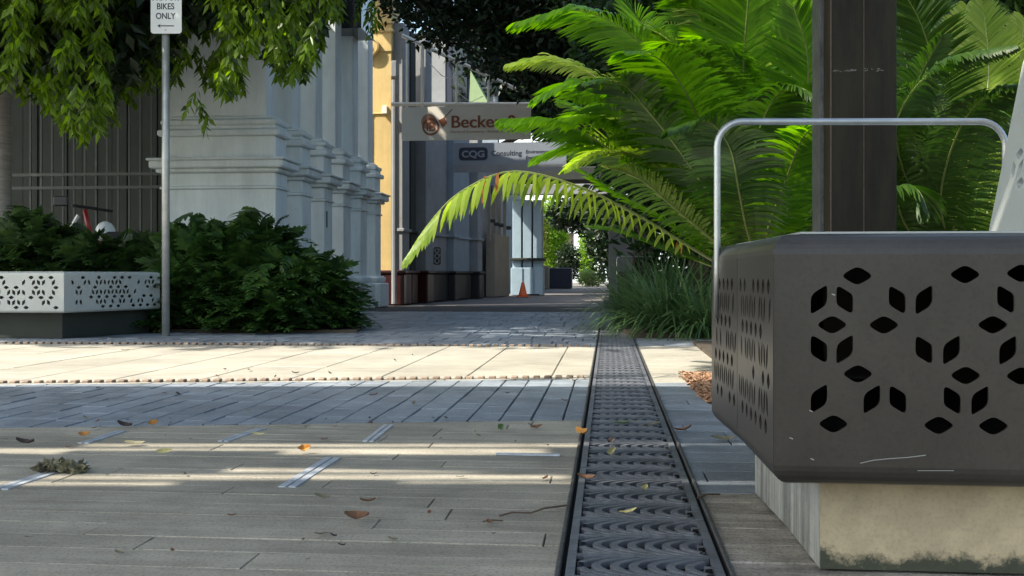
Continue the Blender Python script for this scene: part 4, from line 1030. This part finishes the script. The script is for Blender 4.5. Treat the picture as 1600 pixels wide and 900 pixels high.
lt = thing('street_tree', 'tree with drooping lime green leaf sprays hanging in from the top left', 'tree', (-6.6, 8.2, 0))
R = random.Random(99)
mb = MB(); mb.tube([(-6.6, 8.2, 0), (-6.55, 8.25, 1.2), (-6.4, 8.3, 2.6), (-6.1, 8.4, 3.6)], [.2, .15, .13, .1], 12); trk = mb.build('trunk', M['bark'], lt, smooth=True)
mb = MB()
for e in ((-3.2, 8.6, 4.0), (-4.5, 7.4, 4.4), (-4.6, 9.6, 5.2), (-2.3, 8.2, 4.3), (-7.5, 9, 5)): mb.tube([(-6.3, 8.35, 3.0), ((-6.3 + e[0]) / 2, (8.35 + e[1]) / 2, e[2] - .2), e], [.08, .05, .02], 7)
mb.build('limbs', M['bark'], trk)
TAB = [(-300, 150), (0, 150), (45, 165), (110, 225), (130, 232), (160, 215), (200, 175), (235, 150), (262, 165), (290, 120), (330, 150), (368, 165), (395, 100), (415, 90), (440, 140), (480, 140), (500, 85), (520, 60), (532, 0), (560, -60), (700, -100)]
mb = MB(); cnt = 0
for i in range(5200):
    px = R.uniform(-250, 545); py = R.uniform(-330, 235); d = R.uniform(7.0, 9.6)
    lim = interp(TAB, px) - 38 * 8 / d
    if 170 < px < 340 and d < 8.1: continue
    if py > lim: continue
    k_ = .5 + .5 * sin(px * .021 + 1.3) * sin(px * .047 + py * .02 + d)
    if py > -20 and R.random() > .42 + .6 * k_: continue
    spray(mb, P(px, py, d), R, n=11, L=.11, W=.04, length=.15)
for px, py, d in ((310, 140, 7.6), (306, 150, 7.6), (312, 165, 7.6), (575, 12, 8.3), (582, 0, 8.3), (566, -8, 8.3), (572, 22, 8.3), (590, 8, 8.3)): spray(mb, P(px, py, d), R, n=12, L=.10, W=.03, length=.2)
for (cx_, cy_, cz_), (ax, ay, az), nn_ in (((-4.4, 9.2, 4.7), (2.6, 2.3, 1.2), 900), ((-6.4, 8.2, 5.2), (2.2, 2.4, 1.1), 1100), ((-6.8, 10.4, 5.0), (1.8, 1.8, 1.1), 700), ((-7.0, 9.6, 6.0), (1.6, 1.2, .6), 350), ((-5.9, 12.55, 6.4), (.95, .55, .5), 260)):  # unseen crown clusters; the last is added to shade the end pier
    for i in range(nn_):
        v_ = Vector((R.gauss(0, 1), R.gauss(0, 1), R.gauss(0, 1))).normalized() * (R.random() ** .4)
        p = Vector((cx_ + v_.x * ax, cy_ + v_.y * ay, cz_ + v_.z * az))
        if not clear(p): spray(mb, p, R, n=8, L=.19, W=.075, length=.3, down=.6)
mb.build('foliage', M['drooping'], lt)
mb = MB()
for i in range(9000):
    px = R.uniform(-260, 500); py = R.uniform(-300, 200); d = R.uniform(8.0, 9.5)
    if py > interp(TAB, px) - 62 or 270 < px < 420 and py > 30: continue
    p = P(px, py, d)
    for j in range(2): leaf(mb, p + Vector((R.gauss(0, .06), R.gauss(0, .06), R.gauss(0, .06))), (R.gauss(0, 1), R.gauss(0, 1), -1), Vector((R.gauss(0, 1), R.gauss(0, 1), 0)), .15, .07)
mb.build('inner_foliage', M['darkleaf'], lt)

def tree(label, base, trunk_r, trunk_h, blobs, nleaf, L, W, m_, seed, name='tree', holes=None, thin=None):
    R = random.Random(seed); root = thing(name, label, 'tree', (base[0], base[1], 0))
    mb = MB(); mb.tube([(base[0], base[1], 0), (base[0] + .05, base[1], trunk_h * .5), (base[0] - .05, base[1] + .05, trunk_h)], [trunk_r * 1.3, trunk_r, trunk_r * .75], 10)
    for c_, rr_ in blobs[:6]: mb.tube([(base[0] - .05, base[1] + .05, trunk_h * .9), tuple((Vector((base[0], base[1], trunk_h)) * .45 + Vector(c_) * .55)), tuple(c_)], [trunk_r * .5, trunk_r * .3, trunk_r * .12], 6)
    mb.build('trunk', M['bark'], root)
    mb = MB(); tot = sum(b[1][0] * b[1][1] * b[1][2] for b in blobs) ; 
    for c_, rr_ in blobs:
        k = int(nleaf * rr_[0] * rr_[1] * rr_[2] / tot)
        for i in range(k):
            v = Vector((R.gauss(0, 1), R.gauss(0, 1), R.gauss(0, 1))).normalized() * (R.random() ** .45)
            p = Vector((c_[0] + v.x * rr_[0], c_[1] + v.y * rr_[1], c_[2] + v.z * rr_[2]))
            if thin and thin(p): continue
            for j in range(3):
                leaf(mb, p + Vector((R.gauss(0, L * .5), R.gauss(0, L * .5), R.gauss(0, L * .5))), (R.gauss(0, 1), R.gauss(0, 1), R.gauss(-.4, .7)), Vector((R.gauss(0, 1), R.gauss(0, 1), R.gauss(0, 1))), L * R.uniform(.7, 1.2), W * R.uniform(.8, 1.2))
    mb.build('crown', M[m_], root)
    return root
def B(px, py, d, r): p = P(px, py, d); return ((p.x, p.y, p.z), r)
# dark tree over the street centre
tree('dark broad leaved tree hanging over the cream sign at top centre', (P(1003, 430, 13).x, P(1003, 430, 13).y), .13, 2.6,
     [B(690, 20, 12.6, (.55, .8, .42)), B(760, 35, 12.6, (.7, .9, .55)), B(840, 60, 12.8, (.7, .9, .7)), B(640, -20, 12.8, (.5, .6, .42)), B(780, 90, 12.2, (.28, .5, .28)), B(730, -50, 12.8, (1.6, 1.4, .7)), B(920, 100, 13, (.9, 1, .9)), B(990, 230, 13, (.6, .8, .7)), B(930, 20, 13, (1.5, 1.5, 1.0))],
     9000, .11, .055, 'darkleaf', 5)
# overhead crown that shades the street (above the picture)
tree('broad street tree left of the picture whose crown shades the pavement', (-8.6, 5.6), .25, 4.2,
     [((-7.2, 4.9, 6.0), (2.2, 1.5, .9)), ((-4.6, 5.2, 6.2), (2.4, 1.6, .8)), ((-2.6, 5.4, 6.2), (2.0, 1.6, .8)), ((-8.6, 6.6, 6.4), (2.6, 2.0, 1.1)), ((-4.0, 7.6, 6.7), (2.6, 1.6, .6)), ((-1.4, 7.4, 6.5), (2.0, 2.2, .7)), ((-1.0, 5.2, 6.0), (1.6, 1.3, .6)), ((.2, 9.5, 6.6), (2.2, 2.6, .6)), ((-1.6, 3.4, 6.2), (1.7, 1.4, .7))],  # last unseen cluster added to shade the second cycad
     13000, .24, .13, 'backleaf', 6, thin=clear)
# greenery behind the cycads
for k, (lb, px, d, bl) in enumerate([
    ('dense dark green tree directly behind the big cycad', 1090, 9.5, [(1060, 120, 9.5, (1.0, .8, 1.0)), (1150, 200, 9.4, (1.0, .8, 1.1)), (1080, 300, 9.4, (.9, .7, .7)), (1200, 60, 9.6, (1.1, .8, 1.0)), (1010, 40, 9.6, (.7, .8, .7))]),
    ('dense dark green tree behind the shelter post', 1290, 8.8, [(1290, 100, 8.8, (1.1, .8, 1.1)), (1240, 300, 8.8, (.9, .7, .8)), (1350, 300, 8.8, (.9, .7, .8)), (1380, 60, 8.8, (1, .8, .9))]),
    ('dense dark green tree behind the second cycad at the right edge', 1500, 8.8, [(1450, 120, 8.8, (1.0, .8, 1.1)), (1560, 80, 8.8, (1.1, .8, 1.1)), (1480, 300, 8.6, (1.0, .7, .8)), (1600, 280, 8.6, (1.0, .8, .9))])]):
    p = P(px, 430, d); tree(lb, (p.x, p.y), .12, 1.6, [B(*q) for q in bl], 5200, .13, .055, 'backleaf', 20 + k)
# far plants
def bush(label, px, py, d, r, n, L, W, m_, seed, name='shrub'):
    R = random.Random(seed); c_ = P(px, py, d); mb = MB()
    for i in range(n):
        v = Vector((R.gauss(0, 1), R.gauss(0, 1), R.gauss(0, 1))).normalized() * (R.random() ** .4)
        p = Vector((c_.x + v.x * r[0], c_.y + v.y * r[1], max(.03, c_.z + v.z * r[2])))
        leaf(mb, p, (R.gauss(0, 1), R.gauss(0, 1), R.gauss(.1, .8)), Vector((R.gauss(0, 1), R.gauss(0, 1), R.gauss(0, 1))), L, W)
    tag(mb.build(name, M[m_], org=(c_.x, c_.y, 0)), label, 'shrub')
bush('tall sunlit yellow green creeper beside the light blue columns', 862, 380, 41, (.62, 1.0, 1.9), 4600, .22, .08, 'sunleaf', 1)
bush('rusty brown leaved shrub between blue columns and creeper', 849, 372, 39.5, (.25, .5, 1.3), 900, .16, .06, 'creeper', 2)
bush('dark rounded shrub in the middle of the street end', 888, 410, 39, (.5, .5, .75), 1500, .16, .06, 'darkleaf', 3)
bush('bright lime shrub against the pale arch at the street end', 916, 402, 45, (.42, .6, 1.2), 1700, .2, .07, 'sunleaf', 4)
bush('low pale clipped hedge at the end of the street', 923, 434, 42, (.62, .5, .36), 2600, .1, .04, 'hedgeleaf', 5)
bush('dark overhanging foliage at the end of the verandah', 905, 335, 37, (1.2, .8, .65), 2400, .25, .1, 'darkleaf', 6)
bush('dark broad leaved shrub behind the strap leaf clumps', 1120, 390, 10.5, (.85, .5, .75), 3600, .12, .055, 'darkleaf', 8)
bush('dark hanging foliage between the blue grey sign and the cycad', 920, 262, 25, (1.1, .8, .75), 3000, .2, .09, 'darkleaf', 9)
bush('dark shrub mass right of the street end', 965, 360, 30, (1.0, 1.6, 1.6), 4200, .22, .09, 'darkleaf', 7)
mb = MB(); e = G(893, 446); mb.bbox((e.x, 34.5, .35), (.8, .6, .7), 0, .03); tag(mb.build('planter_box', M['navy']), 'dark square planter in the shade at the end of the street', 'planter')
e = G(849, 447); mb = MB(); mb.bbox((-2.05, 33, .38), (.32, .3, .75), 0, .03); tag(mb.build('plant_tub', M['tanwall']), 'small tan tub standing beside the creeper', 'planter')
tree('tall dark tree closing the view right of the street end', (4.2, 33), .25, 3, [((4, 33, 5), (3, 2.5, 3)), ((2.8, 30, 3.4), (1.2, 1.5, 2.2))], 3500, .35, .16, 'backleaf', 44)
tree('tall dark tree filling the sky above the far verandah', (-4.6, 26), .25, 3, [((-2.6, 25.5, 5.6), (1.7, 1.2, 1.3)), ((-.4, 25.5, 4.7), (1.6, 1.2, 1.15)), ((1.4, 25.5, 4.6), (1.5, 1.2, 1.2))], 4200, .33, .15, 'darkleaf', 45)

# ================================================================= LITTER
def leafshape(seed, L=.05, W=.022, curl=.5):
    R = random.Random(seed); vs = []; fs = []; n = 6
    for i in range(n + 1):
        t = i / n; w_ = W * sin(pi * (.08 + .87 * t)) * R.uniform(.85, 1.1); z = .004 + curl * L * (abs(t - .5) * 2) ** 1.7 * .22 + R.uniform(0, .002)
        vs += [(L * (t - .5), -w_ / 2, z + curl * W * .35), (L * (t - .5), 0, z), (L * (t - .5), w_ / 2, z + curl * W * .35)]
    for i in range(n):
        for k in (0, 1): fs.append((3 * i + k, 3 * i + k + 1, 3 * i + 4 + k, 3 * i + 3 + k))
    return vs, fs
LM = {}
for k, (mn, L_, W_, cu) in enumerate((('fl_brown', .055, .028, .6), ('fl_dark', .05, .025, .8), ('fl_orange', .045, .026, .9), ('fl_yellow', .06, .02, .5), ('fl_green', .06, .03, .5), ('fl_grey', .08, .03, .4))):
    vs, fs = leafshape(k, L_, W_, cu); me = bpy.data.meshes.new('fallen_leaf'); me.from_pydata(vs, [], fs); me.materials.append(M[mn]); LM[mn] = me
def drop(mn, px, py, rz, sc=1, label=None, up=0, z=.0):
    o = bpy.data.objects.new('fallen_leaf', LM[mn]); C.objects.link(o); g = G(px, py); o.location = (g.x, g.y, z + .003); o.rotation_euler = (up, random.uniform(-.2, .2), rz); o.scale = (sc * .8,) * 3
    tag(o, label or 'small dry leaf lying loose among the scatter on the pavement', 'leaf', 'fallen leaves scattered on the pavement'); return o
drop('fl_yellow', 257, 714, .3, .8, 'pale upright leaf glowing in the sun streak at left', 1.2, .012)
drop('fl_orange', 475, 709, .5, .9, 'small orange leaf standing on the sun streak above the large steel strip', .9, .008)
drop('fl_brown', 557, 818, .2, 1.0, 'curled brown leaf on the planks left of centre, low in view', .5, .006)
drop('fl_brown', 1068, 676, .1, 1.1, 'flat rust brown leaf on the pavers right of the drain')
drop('fl_grey', 1130, 690, .0, 1.0, 'dark twisted leaf on the pavers beside the bench foot', .3)
drop('fl_orange', 902, 686, 2.2, 1.4, 'yellow orange leaf leaning on the left drain edge', .8, .01)
drop('fl_yellow', 951, 716, 1.2, 1.0, 'thin pale leaf standing in a slot of the drain grate', .9, .01)
drop('fl_green', 972, 667, 0, .9, 'green leaf lying across the drain grate', 0, .004)
drop('fl_grey', 1020, 669, .2, .8, 'pale grey leaf at the right side of the drain grate', 0, .004)
drop('fl_yellow', 1005, 772, 1.3, .8, 'curved yellow leaf on the near part of the drain', .5, .006)
drop('fl_dark', 953, 697, 1, .8, 'black curled leaf on the drain grate', .4, .006)
drop('fl_orange', 237, 669, 1, .9, 'orange leaf at the edge of the blue pavers, far left', .8, .008)
drop('fl_orange', 131, 686, .6, .8, 'orange and black leaf beside the faint steel strip', .7, .006)
drop('fl_yellow', 402, 682, .1, .8, 'yellow leaf next to the steel strip at the edge of the blue pavers', .3)
drop('fl_green', 779, 676, 1.3, .8, 'olive leaf standing upright right of the centre', .9, .01)
drop('fl_brown', 838, 671, .3, .8, 'reddish brown leaf near the blue pavers, left of the drain', .4)
drop('fl_dark', 40, 697, .1, 1.2, 'dark crumpled leaf at the left edge above the sun streak', .3)
drop('fl_dark', 195, 669, .1, 1.1, 'dark curled leaf among the litter by the blue pavers', .4)
drop('fl_grey', 210, 697, .1, .9, 'olive brown leaf below the blue pavers at left', .3)
drop('fl_brown', 575, 788, .1, .7, 'small tan leaf on the planks between the large steel strip and the curled brown leaf')
drop('fl_grey', 503, 779, .3, .5, 'tiny grey leaf curl below the large steel strip', .5)
drop('fl_yellow', 982, 808, .2, .7, 'small beige leaf low on the drain near the bottom', .2, .004)
drop('fl_brown', 915, 756, .2, .9, 'brown leaf lying on the left rim of the drain', .2, .006)
R = random.Random(3)
for i in range(46):
    drop(R.choice(('fl_dark', 'fl_dark', 'fl_brown', 'fl_grey')), R.uniform(0, 860), 655 + 230 * R.random() ** 2.2, R.random() * 6, R.uniform(.2, .5))
for i in range(26):
    drop(R.choice(('fl_dark', 'fl_brown', 'fl_grey')), R.uniform(150, 900), R.uniform(500, 650), R.random() * 6, R.uniform(.4, .8))
mb = MB(); e = G(95, 738); R = random.Random(8)
for i in range(220):
    u = R.uniform(-1, 1); a = R.random() * 6.28; rr_ = .020 * sqrt(max(0, 1 - u * u)) * R.uniform(.5, 1.2); q = Vector((e.x + .055 * u, e.y + rr_ * cos(a) * .8, .006 + abs(rr_ * sin(a)) * .8))
    leaf(mb, q, (R.gauss(0, 1), R.gauss(0, 1), R.gauss(0, .6)), Vector((R.gauss(0, 1), R.gauss(0, 1), R.gauss(0, 1))), .021, .015)
tag(mb.build('dried_leaf_clump', M['fl_grey'], org=(e.x, e.y, 0)), 'crumpled clump of dried grey green leaf lying over the left steel strip', 'leaf clump')
def twig(label, pts, r=.0018):
    mb = MB(); mb.tube([Vector((*G(x, y).xy, .004 + z)) for x, y, z in pts], r, 5); tag(mb.build('twig', M['twig']), label, 'twig')
twig('long thin curved twig ending at the left drain edge', [(780, 811, .002), (800, 809, .006), (830, 808, .004), (850, 804, .008), (885, 796, .004)])
twig('short straight twig below the long curved twig', [(754, 818, 0), (770, 818.5, .003), (786, 817, 0)], .0014)
twig('twig lying across the right rim of the drain', [(1090, 783, .003), (1105, 780, .006), (1125, 777, .002)], .002)
